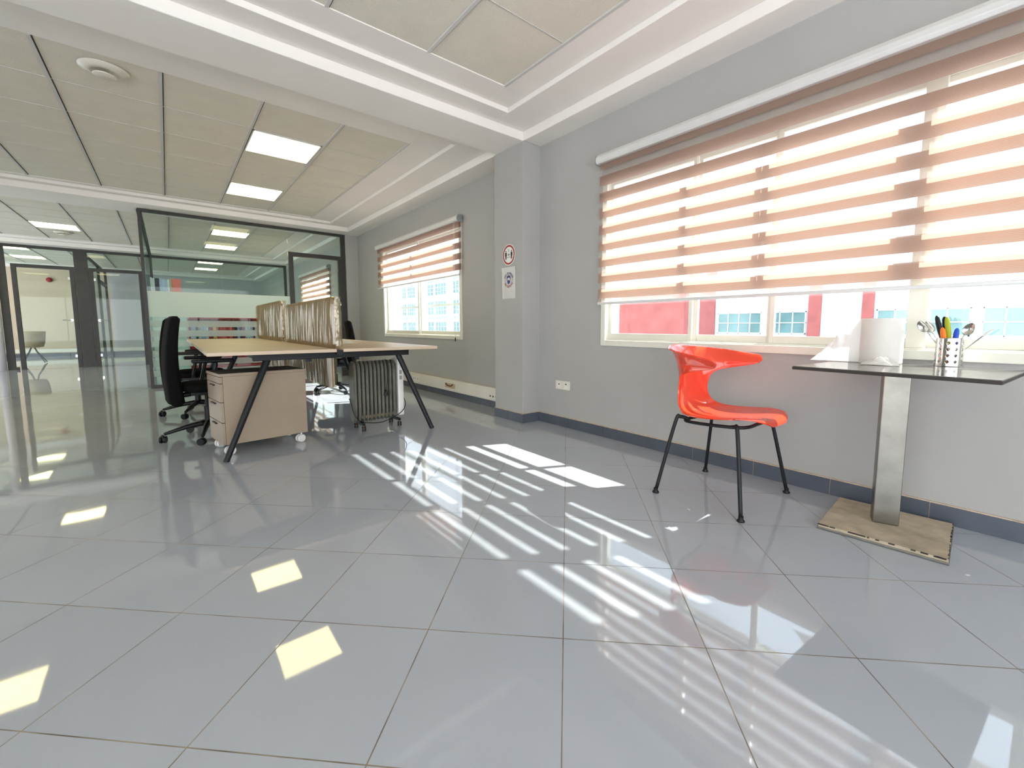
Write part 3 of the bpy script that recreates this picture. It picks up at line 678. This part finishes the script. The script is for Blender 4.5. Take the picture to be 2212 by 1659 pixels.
# office chairs
def office_chair(label, loc, rz, base_rot):
    t = thing('office_chair', label, 'office chair', loc, rz, 'black swivel office chairs')
    # local +x is forward
    def back(u, v):
        a = u*2*pi; z = .33+.75*v
        wy = .225*(1-.10*max(0, (v-.6)/.4))*(1 if .03 < v < .97 else .86); cx = -.22-.045*sin(v*2.6)+.05*v+.02
        th = .052*(1 if .02 < v < .98 else .45)*(1.12-.35*v)
        c_, s_ = cos(a), sin(a); e = .45
        return Vector((cx+th*math.copysign(abs(c_)**e, c_), wy*math.copysign(abs(s_)**e, s_), z))
    bm = grid(back, 40, 30, closed_u=True)
    bmesh.ops.holes_fill(bm, edges=bm.edges, sides=0)
    obj('backrest', bm, M['bfab'], t, smooth=True)
    s = bmesh.new()
    def seat(u, v):
        a = u*2*pi; c_, s_ = cos(a), sin(a); r = [0.001, .80, .97, 1, .97, .80, .001][round(v*6)]; z = [.50, .505, .497, .47, .445, .43, .43][round(v*6)]; e = .5
        return Vector((.06+.235*r*math.copysign(abs(c_)**e, c_), .235*r*math.copysign(abs(s_)**e, s_), z-.012*(r*c_ > .7)))
    grid(seat, 40, 6, s, closed_u=True); obj('seat', s, M['bfab'], t, smooth=True)
    for sgn in (-1, 1):
        a = tube([(.02, sgn*.20, .455), (.02, sgn*.275, .455), (.03, sgn*.285, .52), (.06, sgn*.285, .655), (.06, sgn*.285, .69)], .016, 10, n=5)
        q = obj('armrest', a, M['bplast'], t, smooth=True)
        obj('arm_pad', B((-.10, .19, sgn*.285-.035, sgn*.285+.035, .69, .722)), M['bplast'], q, bev=.012)
    m_ = cyl((0.02, 0, .12), (0.02, 0, .28), .030, .028); cyl((.02, 0, .28), (.02, 0, .40), .016, bm=m_); B((-.10, .14, -.09, .09, .395, .43), bm=m_)
    obj('gas_column', m_, M['bplast'], t)
    obj('back_bracket', tube([(-.05, 0, .41), (-.17, 0, .40), (-.235, 0, .45), (-.24, 0, .6)], .022, 8, n=4), M['bplast'], t, smooth=True)
    b_ = bmesh.new()
    for k in range(5):
        a = base_rot+k*2*pi/5; d = Vector((cos(a), sin(a), 0)); e = Vector((.02, 0, 0))
        tube([e+d*.02+Vector((0, 0, .135)), e+d*.15+Vector((0, 0, .118)), e+d*.315+Vector((0, 0, .078))], [.026, .021, .013], 10, b_, n=3)
    obj('star_base', b_, M['bplast'], t, smooth=True)
    for k in range(5):
        a = base_rot+k*2*pi/5; caster('caster', (.02+cos(a)*.325, sin(a)*.325, 0), a+1.1, .031, M['bplast'], t, M['bplast'])
    return t
def ang(ax, ay, rz, cx, cy_): return math.atan2(ay-cy_, ax-cx)-rz
oc = office_chair('black office chair tucked in at the near left end of the bench desk', (.215, 4.79, 0), rad(4), math.atan2(4.748-4.79, -.149-.2)-rad(4))
c2 = copy_tree(oc); relabel(c2, 'black office chair half hidden behind the near one at the left desk side', (.20, 6.15, 0), rad(-8))
c3 = copy_tree(oc); relabel(c3, 'dark office chair at the window side of the bench desk', (1.93, 6.82, 0), rad(168))

# oil radiator
def radiator():
    t = thing('oil_heater', 'grey oil-filled fin heater with black cord under the right desk half', 'heater', (1.31, 4.20, 0), rad(2))
    n = 11; p = .0385
    for k in range(n):
        x = k*p+.02
        prof = []
        zc0, zc1, hw = .13, .615, .075
        pts = [(-hw, .16), (-hw+.012, .10), (-.03, .075), (.03, .075), (hw-.012, .10), (hw, .16), (hw, .585), (hw-.015, .64), (.03, .665), (-.03, .665), (-hw+.015, .64), (-hw, .585)]
        f = bmesh.new()
        def lay(dx, s): return [f.verts.new((x+dx, y*s, .37+(z-.37)*(1-(1-s)*.25))) for y, z in pts]
        R = [lay(-.016, .80), lay(-.004, 1.0), lay(.004, 1.0), lay(.016, .80)]
        for A, C in zip(R, R[1:]):
            for i in range(len(pts)): f.faces.new((A[i], A[(i+1) % len(pts)], C[(i+1) % len(pts)], C[i]))
        f.faces.new(R[0][::-1]); f.faces.new(R[-1])
        obj('fin', f, M['heat'], t, bev=.002)
    obj('oil_tube', tube([(.01, 0, .13), (.44, 0, .13)], .03, 14, tube([(.01, 0, .60), (.44, 0, .60)], .03, 14)), M['heat'], t)
    c = obj('control_box', B((.440, .500, -.078, .078, .10, .675)), M['white'], t, bev=.012)
    for z in (.52, .465): obj('vent_slots', B((.455, .480, -.0805, -.0775, z, z+.04)), M['grey_marks'], c)
    obj('rust_stains', B((.05, .40, -.052, -.045, .115, .14)), M['rust'], t)
    for x in (.07, .43):
        q = obj('foot', B((x-.012, x+.012, -.11, .11, .055, .078)), M['bplast'], t)
        for y in (-.1, .1): caster('caster', (x, y, 0), rad(75), .024, M['bplast'], t, M['rust'])
    cord = obj('power_cord', tube([(.49, -.06, .30), (.51, -.085, .22), (.47, -.10, .15), (.38, -.10, .10), (.25, -.105, .065), (.12, -.10, .075), (.03, -.10, .11), (-.01, -.08, .18), (-.012, -.02, .27), (0, .06, .30)], .004, 8, n=8), M['black'], t, smooth=True)
    cd = tube([(.33, -.02, .672), (.325, -.072, .655), (.322, -.084, .60), (.325, -.085, .50), (.318, -.086, .42), (.31, -.09, .36)], .0038, 8, n=6); q = obj('hanging_cord', cd, M['black'], t, smooth=True)
    pg = cyl((.31, -.09, .375), (.305, -.09, .335), .010, .018, 14); cyl((.305, -.09, .335), (.303, -.09, .322), .019, .019, 14, pg); B((.296, .299, -.093, -.087, .305, .322), (.309, .312, -.093, -.087, .305, .322), bm=pg)
    obj('plug', pg, M['black'], q)
radiator()

# papers on the right desk half
t = thing('paper_bundle', 'crumpled white paper bundle on the desk beside the nearer divider', 'papers', (1.50, 5.05, .811))
def crumple(a, b, h, seed, n=26):
    def fn(u, v):
        x = (u-.5)*2*a; y = (v-.5)*2*b; r = min(1, math.hypot(u-.5, v-.5)*2)
        return Vector((x, y, .002+h*max(0, (1-r**2.4))*(.55+.7*abs(noise.noise(Vector((u*5, v*5, seed))))+.35*abs(noise.noise(Vector((u*13, v*13, seed)))))))
    return grid(fn, n, n)
obj('top_sheet', crumple(.11, .20, .045, 3), M['paper'], t, smooth=True)
obj('lower_sheet', B((-.10, .13, -.16, .2, .0003, .0018)), M['paper'], t)

# ------------------------------------------------------------------ red chair
def red_chair():
    t = thing('shell_chair', 'glossy red-orange plastic armchair on four thin black legs', 'chair', (2.515, 1.185, 0), pi)
    sp = [(.298, .468), (.290, .487), (.255, .497), (.165, .488), (.03, .472), (-.08, .470), (-.16, .484), (-.215, .52), (-.243, .575), (-.256, .64), (-.262, .70), (-.272, .75), (-.284, .80), (-.300, .845), (-.320, .875), (-.338, .886)]
    Wd = [.085, .15, .205, .248, .262, .255, .235, .205, .185, .185, .235, .45, .51, .525, .525, .50]
    ww = [0, 0, 0, 0, .02, .08, .2, .4, .62, .82, .94, 1, 1, 1, 1, 1]
    def cr(L_, t_):
        n = len(L_)-1; i = min(int(t_*n), n-1); f = t_*n-i
        g = lambda k: L_[min(max(k, 0), n)]
        a, b, c, d = g(i-1), g(i), g(i+1), g(i+2)
        q = lambda a, b, c, d: .5*((2*b)+(-a+c)*f+(2*a-5*b+4*c-d)*f*f+(-a+3*b-3*c+d)*f**3)
        return tuple(q(*z) for z in zip(a, b, c, d)) if isinstance(b, tuple) else q(a, b, c, d)
    R, pm = .255, rad(70)
    def U(s):
        a = abs(s); sg = 1 if s >= 0 else -1; ph = min(a/R, pm)
        x = R*sin(ph); y = R*(1-cos(ph)); e = max(0, a-R*pm)
        return sg*(x+e*cos(pm)*.55), y+e*sin(pm)*1.02
    def fn(u, v):
        y, z = cr(sp, v); W = cr(Wd, v); k = cr(ww, v); s = (2*u-1)*W
        ux, uy = U(s)
        flat = Vector((s, y-.10*(abs(s)/.25)**3*(1 if v < .2 else 0)*.4, z+.38*s*s-.0*abs(s)))
        zz = z
        if z > .64:
            q = min(1, abs(s)/.5)**1.3; zz = z-(z-.785)*.55*q*min(1, (z-.64)/.06)
        flare = max(0, (z-.78)/.1)*.030*min(1, abs(s)/.3)
        arm = Vector((ux+(flare if s > 0 else -flare), y+uy, zz))
        return flat.lerp(arm, k)
    o = obj('seat_shell', grid(fn, 56, 90), M['red'], t, smooth=True)
    so_ = o.modifiers.new('solid', 'SOLIDIFY'); so_.thickness = .008; so_.offset = 0
    b = o.modifiers.new('bevel', 'BEVEL'); b.width = .003; b.segments = 2; b.limit_method = 'ANGLE'; b.angle_limit = rad(50)
    fr = [(.20, .17, .462), (.20, -.13, .447), (.0, -.16, .445), (-.20, -.13, .447), (-.20, .17, .462), (0, .19, .458)]
    obj('under_frame', tube(fr, .0095, 10, n=6, closed=True), M['black'], t, smooth=True)
    for (fx, fy, tx, ty) in ((.305, .250, .215, .165), (-.305, .25, -.215, .165), (.30, -.258, .215, -.175), (-.295, -.258, -.215, -.175)):
        s = 1 if fy > 0 else -1; zt = .468 if s > 0 else .475
        q = obj('leg', tube([(tx*.80, ty*.72, .452), (tx*.97, ty*.95, zt-.006), (tx*1.05, ty*1.08, .43), (fx, fy, .012)], .0105, 12, n=6), M['black'], t, smooth=True)
        obj('foot_cap', lathe([(0, 0), (.019, 0), (.020, .006), (.013, .014), (.0125, .03), (0, .03)], 18, c=(fx, fy, 0)), M['bplast'], q, smooth=True)
red_chair()

# ------------------------------------------------------------------ bistro table and what stands on it
TT = .812
def bistro():
    t = thing('pedestal_table', 'small square dark-topped table on one steel post by the wide window', 'table', (2.66, .43, 0))
    o = obj('table_top', B((-.325, .325, -.345, .345, TT-.014, TT)), [M['tabletop']], t, bev=.003); o.rotation_euler = (0, 0, rad(-4.5)); o.location = (-.045, -.025, 0)
    e = obj('edge_band', B((-.327, .327, -.347, .347, TT-.017, TT-.0035)), M['tedge'], t, bev=.002); e.rotation_euler = o.rotation_euler; e.location = o.location
    o = obj('post', B((-.052, .052, -.033, .033, .027, TT-.017)), M['steel'], t, bev=.006, seg=3); o.rotation_euler = (0, 0, rad(-70)); o.location = (.045, .02, 0)
    pl = bmesh.new(); B((-.24, .24, -.233, .233, .012, .026), bm=pl)
    o = obj('base_plate', pl, M['base'], t, bev=.003); o.rotation_euler = (0, 0, rad(4)); o.location = (.03, .01, 0)
    e = obj('base_edge', B((-.243, .243, -.236, .236, .001, .0118)), M['steel'], t, bev=.002); e.rotation_euler = o.rotation_euler; e.location = o.location
    ch = bmesh.new()
    random.seed(3)
    for k in range(26):
        a = random.uniform(-.23, .23); s = random.uniform(.004, .012)
        B((-.2405, -.2395+random.uniform(.001, .004), a-s, a+s, .020, .0264), bm=ch)
        a = random.uniform(-.23, .23); B((a-s, a+s, -.2335, -.2325+random.uniform(.001, .005), .020, .0264), bm=ch)
    for f in ch.faces: f.material_index = 1
    tmp = bpy.data.meshes.new('tmp'); ch.to_mesh(tmp); ch.free(); pb = bmesh.new(); pb.from_mesh(o.data); pb.from_mesh(tmp); pb.to_mesh(o.data); pb.free(); o.data.materials.append(M['tedge'])
bistro()
# paper roll
t = thing('paper_roll', 'big white paper towel roll standing on the dark-topped table', 'paper roll', (2.86, .548, TT))
rl = lathe([(.022, .004), (.088, 0), (.0905, .004), (.0905, .228), (.088, .232), (.022, .232), (.020, .1), (.022, .004)], 64); obj('roll', rl, M['paper'], t, smooth=False)
def tail(u, v):
    a = rad(120)+rad(0)*u; l = u*.22
    p = Vector((.0915*cos(a), .0915*sin(a), 0)); d = Vector((-.12, .99, 0)).normalized()
    top = .232-.15*u**.8-.02*noise.noise(Vector((u*6, 1, 2))); bot = .003+.0*u
    q = p+d*l*(1-.35*(v)*u)
    return Vector((q.x+.018*noise.noise(Vector((u*7, v*2, 5)))*u+.004*sin(u*19+v*2)*u, q.y, bot+(top-bot)*v))
obj('loose_end', grid(tail, 24, 16), M['paper'], t, smooth=True)
t = thing('crumpled_tissue', 'crumpled white tissue in front of the paper roll', 'tissue', (2.69, .515, TT+.001), rad(10))
obj('tissue_fold', crumple(.030, .075, .038, 11, 30), M['paper'], t, smooth=True); obj('tissue_corner', crumple(.034, .05, .014, 5, 20), M['paper'], t, smooth=True)
# utensil holder with holes (alpha-free: real holes punched through a cylinder grid)
t = thing('utensil_holder', 'perforated round steel utensil holder on the table', 'utensil holder', (2.885, .292, TT))
hb = bmesh.new(); NA, NZ = 154, 50; Rr = .051; Hh = .135
ring_ = [[hb.verts.new((Rr*cos(2*pi*i/NA), Rr*sin(2*pi*i/NA), Hh*j/NZ)) for i in range(NA)] for j in range(NZ+1)]
for j in range(NZ):
    for i in range(NA):
        ci = (i % 14)-6.5; cj = ((j-3) % 11)-5
        if 3 <= j < 47 and math.hypot(ci*.00208, cj*.0027) < .0056: continue
        hb.faces.new((ring_[j][i], ring_[j][(i+1) % NA], ring_[j+1][(i+1) % NA], ring_[j+1][i]))
hb.faces.new(ring_[0][::-1])
o = obj('cup', hb, M['steelb'], t, smooth=True); s_ = o.modifiers.new('s', 'SOLIDIFY'); s_.thickness = .0012
obj('rim', tube([(Rr*cos(a), Rr*sin(a), Hh) for a in [2*pi*k/40 for k in range(40)]], .0016, 8, closed=True), M['steelb'], t, smooth=True)
HX, HY = 2.885, .292
def utensil(name, label, cat, foot, tip, kind, mt):
    f = Vector(foot); q = Vector(tip); d = (q-f).normalized(); side = Vector((0.25, 1, 0)); side = (side-d*side.dot(d)).normalized(); nrm = d.cross(side)
    t = thing(name, label, cat, f, 0, 'cutlery in the steel holder'); L_ = (q-f).length
    P = lambda s, a, b=0: d*(s*L_)+side*a+nrm*b
    if kind == 'spoon':
        obj('stem', tube([P(0, 0), P(.4, 0), P(.72, 0)], [.0035, .003, .003], 8), mt, t, smooth=True)
        def bowl(u, v):
            a = u*2*pi; r = v; w_ = .021*(1-.18*cos(a)); l = .031
            return P(.72, 0)+d*(l+l*r*cos(a))+side*(w_*r*sin(a))+nrm*(-.010*(1-r*r))
        o = obj('bowl', grid(bowl, 28, 8, closed_u=True), mt, t, smooth=True); z = o.modifiers.new('s', 'SOLIDIFY'); z.thickness = .0012
    elif kind == 'handle':
        b = bmesh.new(); w_ = [.003, .004, .009, .011, .011, .009, .004]; ss = [0, .45, .55, .7, .85, .95, 1]
        rings = [[b.verts.new(P(s, a*k, c*k*.55)) for a, c in ((1, 0), (.7, .7), (0, 1), (-.7, .7), (-1, 0), (-.7, -.7), (0, -1), (.7, -.7))] for s, k in zip(ss, w_)]
        for A, C in zip(rings, rings[1:]):
            for i in range(8): b.faces.new((A[i], A[(i+1) % 8], C[(i+1) % 8], C[i]))
        b.faces.new(rings[0][::-1]); b.faces.new(rings[-1]); obj('handle', b, mt, t, smooth=True)
        obj('blade', tube([P(0, 0), P(.5, 0)], .002, 6), M['steelb'], t)
    elif kind == 'ladle':
        obj('stem', tube([P(0, 0), P(.6, 0), P(.85, 0, .004), P(1, 0, -.006)], [.003, .0028, .004, .0045], 8, n=4), mt, t, smooth=True)
    return t
b0 = TT+.004
utensil('spoon', 'large steel spoon leaning to the left out of the holder', 'spoon', (HX, HY-.02, b0), (HX-.02, HY+.125, 1.04), 'spoon', M['steelb'])
utensil('spoon', 'second steel spoon just beside the left-leaning one', 'spoon', (HX+.01, HY-.02, b0), (HX+.01, HY+.10, 1.035), 'spoon', M['steelb'])
utensil('spoon', 'round steel spoon leaning to the right out of the holder', 'spoon', (HX-.01, HY+.02, b0), (HX-.035, HY-.075, 1.02), 'spoon', M['steelb'])
utensil('knife', 'black-handled knife upright in the holder', 'knife', (HX, HY, b0), (HX-.01, HY+.055, 1.055), 'handle', M['bplast'])
utensil('knife', 'second black-handled knife next to the lime handle', 'knife', (HX+.01, HY, b0), (HX+.01, HY+.03, 1.05), 'handle', M['bplast'])
utensil('peeler', 'utensil with a lime green handle', 'utensil', (HX-.015, HY-.015, b0), (HX-.015, HY+.018, 1.048), 'handle', M['lime_plastic'])
utensil('knife', 'utensil with a short bright orange handle', 'utensil', (HX-.03, HY+.0, b0), (HX-.035, HY+.028, .998), 'handle', M['orange_plastic'])
utensil('knife', 'utensil with a short blue handle', 'utensil', (HX-.02, HY-.01, b0), (HX-.022, HY-.022, .995), 'handle', M['blue_plastic'])
utensil('fork', 'thin steel handle sticking out far right of the holder', 'fork', (HX, HY+.02, b0), (HX, HY-.135, .99), 'ladle', M['steelb'])

# small litter on the floor
for (x, y, r, l) in ((1.865, 1.133, 20, 'tiny white paper scrap on the floor tiles left of the red chair'), (2.139, 1.183, 70, 'tiny white paper scrap on the floor under the red chair'), (2.43, .13, -30, 'tiny white scrap on the floor in front of the table base')):
    t = obj('paper_scrap', B((-.009, .009, -.0035, .0035, 0, .0015)), M['paper']); t.location = (x, y, .0003); t.rotation_euler = (0, 0, rad(r)); tag(t, l, 'paper scrap', 'paper scraps')

# ------------------------------------------------------------------ inside the glass office
t = thing('low_cabinet', 'pale green-white low cabinet standing behind the left glass pane', 'cabinet', (.025, 9.45, 0))
obj('body', B((-.205, .225, -.2, .2, 0, 1.405)), M['pale_cabinet'], t, bev=.003); obj('top', B((-.215, .235, -.21, .21, 1.406, 1.43)), M['pale_cabinet'], t)
def binder(x0, x1, y0, z0, z1, m_, label, d=.26, tilt=0, group='binders on the pale cabinet'):
    t = thing('binder', label, 'binder', ((x0+x1)/2, y0, z0), 0, group); w_ = (x1-x0)/2
    obj('cover', B((-w_, w_, 0, .004, 0, z1-z0), (-w_, -w_+.003, .004, d, 0, z1-z0), (w_-.003, w_, .004, d, 0, z1-z0)), m_, t)
    obj('pages', B((-w_+.004, w_-.004, .006, d-.01, .004, z1-z0-.012)), M['white'], t)
    if w_ > .013: obj('finger_hole', cyl((0, -.001, (z1-z0)*.2), (0, .0005, (z1-z0)*.2), min(.010, w_*.5), seg=14), M['navy_card'], t)
x = -.17
for i, (w_, c, h, l) in enumerate(((.022, 'white_card', .35, 'white binder, leftmost on the pale cabinet'), (.03, 'white_card', .34, 'second white binder from the left on the pale cabinet'), (.055, 'navy_card', .34, 'thick black binder on the pale cabinet'),
        (.035, 'lilac_card', .35, 'lilac-grey binder right of the thick black one'), (.03, 'lightblue_card', .33, 'light blue binder in the middle of the cabinet row'), (.03, 'lilac_card', .32, 'lilac binder right of the light blue one'),
        (.025, 'white_card', .33, 'slim white binder near the tan one'), (.025, 'tan_card', .34, 'tan binder beside the coral folder'))):
    binder(x, x+w_, 9.32, 1.431, 1.431+h, M[c], l); x += w_+.002
binder(x+.003, x+.12, 9.32, 1.431, 1.775, M['pink'], 'wide coral red folder box at the right end of the cabinet row')
# red shelf with folders
SX0, SX1, SY = .30, 2.25, 9.72
t = thing('open_shelf', 'red open shelf unit behind the striped glass film', 'shelf', ((SX0+SX1)/2, SY, 0)); cx = (SX0+SX1)/2
sh = [(SX0, SX1, 0, .34, 1.13, 1.155), (SX0, SX1, 0, .34, .68, .70), (SX0, SX1, 0, .34, .25, .27), (SX0, SX1, .32, .34, 0, 1.13)]
obj('shelf_board', B(*[(a-cx, b-cx, c, d, e, f) for a, b, c, d, e, f in sh]), M['red_tray'], t)
dv = [SX0+k*.325 for k in range(7)]
for x in dv: obj('side_panel', B((x-cx-.01, x-cx+.01, .001, .319, 0, 1.129)), M['dark_red_board'], t)
random.seed(11)
names = dict(lightblue_card='light blue', navy_card='black', white_card='white', yellow_card='yellow', cyan_card='bright cyan', dark_red_board='dark red', lilac_card='lilac', red_tray='red')
seqs = [['lightblue_card', 'lightblue_card', 'navy_card', 'white_card', 'lilac_card', 'lightblue_card', 'white_card', 'dark_red_board'], ['yellow_card', 'dark_red_board', 'red_tray', 'red_tray', 'dark_red_board', 'red_tray'],
        ['navy_card', 'lilac_card', 'navy_card', 'dark_red_board', 'lightblue_card', 'white_card', 'lilac_card'], ['white_card', 'white_card', 'red_tray', 'navy_card', 'dark_red_board', 'lightblue_card'],
        ['lightblue_card', 'navy_card', 'lilac_card', 'cyan_card', 'cyan_card', 'white_card'], ['navy_card', 'white_card', 'lightblue_card', 'red_tray', 'navy_card', 'white_card']]
comp = ['first', 'second', 'third', 'fourth', 'fifth', 'sixth']; ordn = ['first', 'second', 'third', 'fourth', 'fifth', 'sixth', 'seventh', 'eighth']
for i, sq in enumerate(seqs):
    a = dv[i]+.014; wd = (.325-.032)/len(sq)
    for j, c in enumerate(sq):
        h = random.uniform(.30, .37); binder(a+j*wd+.001, a+(j+1)*wd-.001, SY+.02, .7005, .7005+h, M[c], f'{names[c]} binder, {ordn[j]} from the left in the {comp[i]} bay of the red shelf', .24, group='binders in the red shelf')
for x0_, x1_, l in ((.52, .86, 'red paper tray on the shelf behind the glass, left one'), (1.02, 1.36, 'red paper tray on the shelf behind the glass, right one')):
    t = thing('paper_tray', l, 'paper tray', ((x0_+x1_)/2, SY+.16, 1.1555), 0, 'red paper trays'); w_ = (x1_-x0_)/2
    obj('tray', B((-w_, w_, -.13, .13, .03, .036), (-w_, -w_+.005, -.13, .13, .036, .11), (w_-.005, w_, -.13, .13, .036, .11), (-w_+.005, w_-.005, .125, .13, .036, .11), (-w_+.005, w_-.005, -.13, -.125, .036, .10)), M['red_tray'], t)
    obj('lower_tray', B((-w_, w_, -.13, .13, 0, .028)), M['cyan_card'], t)
t = thing('white_counter', 'long white cabinet behind the shelf in the glass office', 'cabinet', (1.95, 12.2, 0))
obj('body', B((-1.5, .8, -.2, .2, 0, 1.30)), M['white'], t, bev=.004); obj('top', B((-1.52, .82, -.22, .22, 1.301, 1.33)), M['white'], t)
t = thing('paper_stack', 'messy stack of papers and files on the white cabinet in the glass office', 'papers', (2.3, 12.2, 1.3305)); random.seed(5)
for k in range(7):
    o = obj('sheet_bundle', B((-.16, .16, -.12, .12, k*.012, k*.012+.010)), M[('paper', 'navy_card', 'white_card')[k % 3]], t); o.rotation_euler = (0, 0, random.uniform(-.4, .4))
# far rooms
t = thing('tub_chair', 'tan shell chair with orange seat pad behind the left glass door', 'chair', (-2.78, 17.2, 0), rad(200))
obj('shell', lathe([(.12, .42), (.20, .44), (.23, .55), (.25, .74), (.26, .85), (.245, .85), (.235, .74), (.215, .56), (.18, .455), (0, .44)], 36), M['tan_shell'], t, smooth=True)
obj('seat_pad', lathe([(0, .44), (.17, .46), (.20, .50), (.19, .53), (0, .54)], 30), M['orange_plastic'], t, smooth=True)
for k in range(4):
    a = k*pi/2+.5; obj('leg', tube([(.03*cos(a), .03*sin(a), .44), (.10*cos(a), .10*sin(a), .30), (.30*cos(a), .30*sin(a), .02)], .012, 8), M['black'], t)
t = thing('fire_alarm', 'small red fire alarm high on the beige far wall', 'fire alarm', (-2.83, YF-.001, 2.47))
obj('red_housing', lathe([(0, -.02), (.06, -.01), (.075, .03), (.075, .05), (0, .055)], 24), M['redsign'], t, smooth=True); t.rotation_euler = (rad(90), 0, 0)
obj('white_base', lathe([(.085, -.005), (.085, -.018), (0, -.018)], 24), M['white'], t)

# ------------------------------------------------------------------ outside
struct('ground', B((-80, 90, -80, 130, -9.3, -9.0)), M['ground'])
F = 30.0/18.0
def zz(z): return 1+(z-1)*F
def facade(label, y0, y1, z1, m_, X=30.0, blocks=(), wins=(), d=6):
    t = thing('building', label, 'building', (X, (y0+y1)/2, -9)); oy = (y0+y1)/2
    L = lambda a, b, c, d_, e, f: (a-X, b-X, c-oy, d_-oy, e+9, f+9)
    obj('wall', B(L(X, X+d, y0, y1, -9, z1)), m_, t)
    for a, b, c, d_, mm in blocks: obj('wall_panel', B(L(X-.12, X-.002, a, b, c, d_)), mm, t)
    for a, b, c, d_ in wins:
        w_ = bmesh.new(); fw = .06; xs = (X-.10, X-.003)
        B(L(*xs, a, a+fw, c, d_), L(*xs, b-fw, b, c, d_), L(*xs, a, b, c, c+fw), L(*xs, a, b, d_-fw, d_), bm=w_)
        nv = max(2, round((b-a)/.75)); 
        for q in range(1, nv): B(L(*xs, a+(b-a)*q/nv-.025, a+(b-a)*q/nv+.025, c, d_), bm=w_)
        nh = max(2, round((d_-c)/.6))
        for q in range(1, nh): B(L(*xs, a, b, c+(d_-c)*q/nh-.02, c+(d_-c)*q/nh+.02), bm=w_)
        q = obj('window', w_, M['white'], t); obj('pane', B(L(X-.05, X-.003, a+fw, b-fw, c+fw, d_-fw)), M['bglass'], q)
    return t
near_w = [(7.2*F, 8.95*F), (5.66*F, 6.98*F), (2.68*F, 3.62*F), (1.43*F, 2.44*F), (-.6*F, 1.2*F), (-3.2*F, -1.4*F)]
facade('white office building across the street with gridded windows and red wall stripes', -14, 17.6, 16.0, M['bfac'],
       blocks=[(5.2*F, 5.60*F, zz(.60), 3.7, M['rfac']), (3.70*F, 4.02*F, zz(.60), 3.7, M['rfac']), (9.1*F, 9.5*F, zz(.6), 6, M['rfac'])],
       wins=[(a, b, zz(.73)-k*3.2, zz(1.57)-k*3.2) for k in (0, 1) for a, b in near_w])
facade('lower white building wing at the left of the white office building', 17.7, 24.5, 6.0, M['bfac'], X=30.4)
facade('low red-pink painted wall block outside the left part of the wide window', 10.55*20/18, 14.2*20/18, 1+(2.1-1)*20/18+1.0, M['rfac'], X=20.0, d=3)
W = []
for (z0, z1) in ((3.64, 4.95), (1.98, 3.15), (1.62, 1.85), (.55, 1.40)):
    for a, b in ((32.1, 35.45), (37.95, 40.8), (44.5, 47), (28, 31)):
        m2 = (a+b)/2; W += [(a*F, (m2+.25)*F, zz(z0), zz(z1)), ((m2+.55)*F, b*F, zz(z0), zz(z1))]
facade('bright white apartment block with small gridded windows beyond the smaller window', 26.5*F, 75, 10.0, M['bfac'], wins=W, blocks=[(43.2*F, 44.2*F, 1, 9, M['yfac'])])
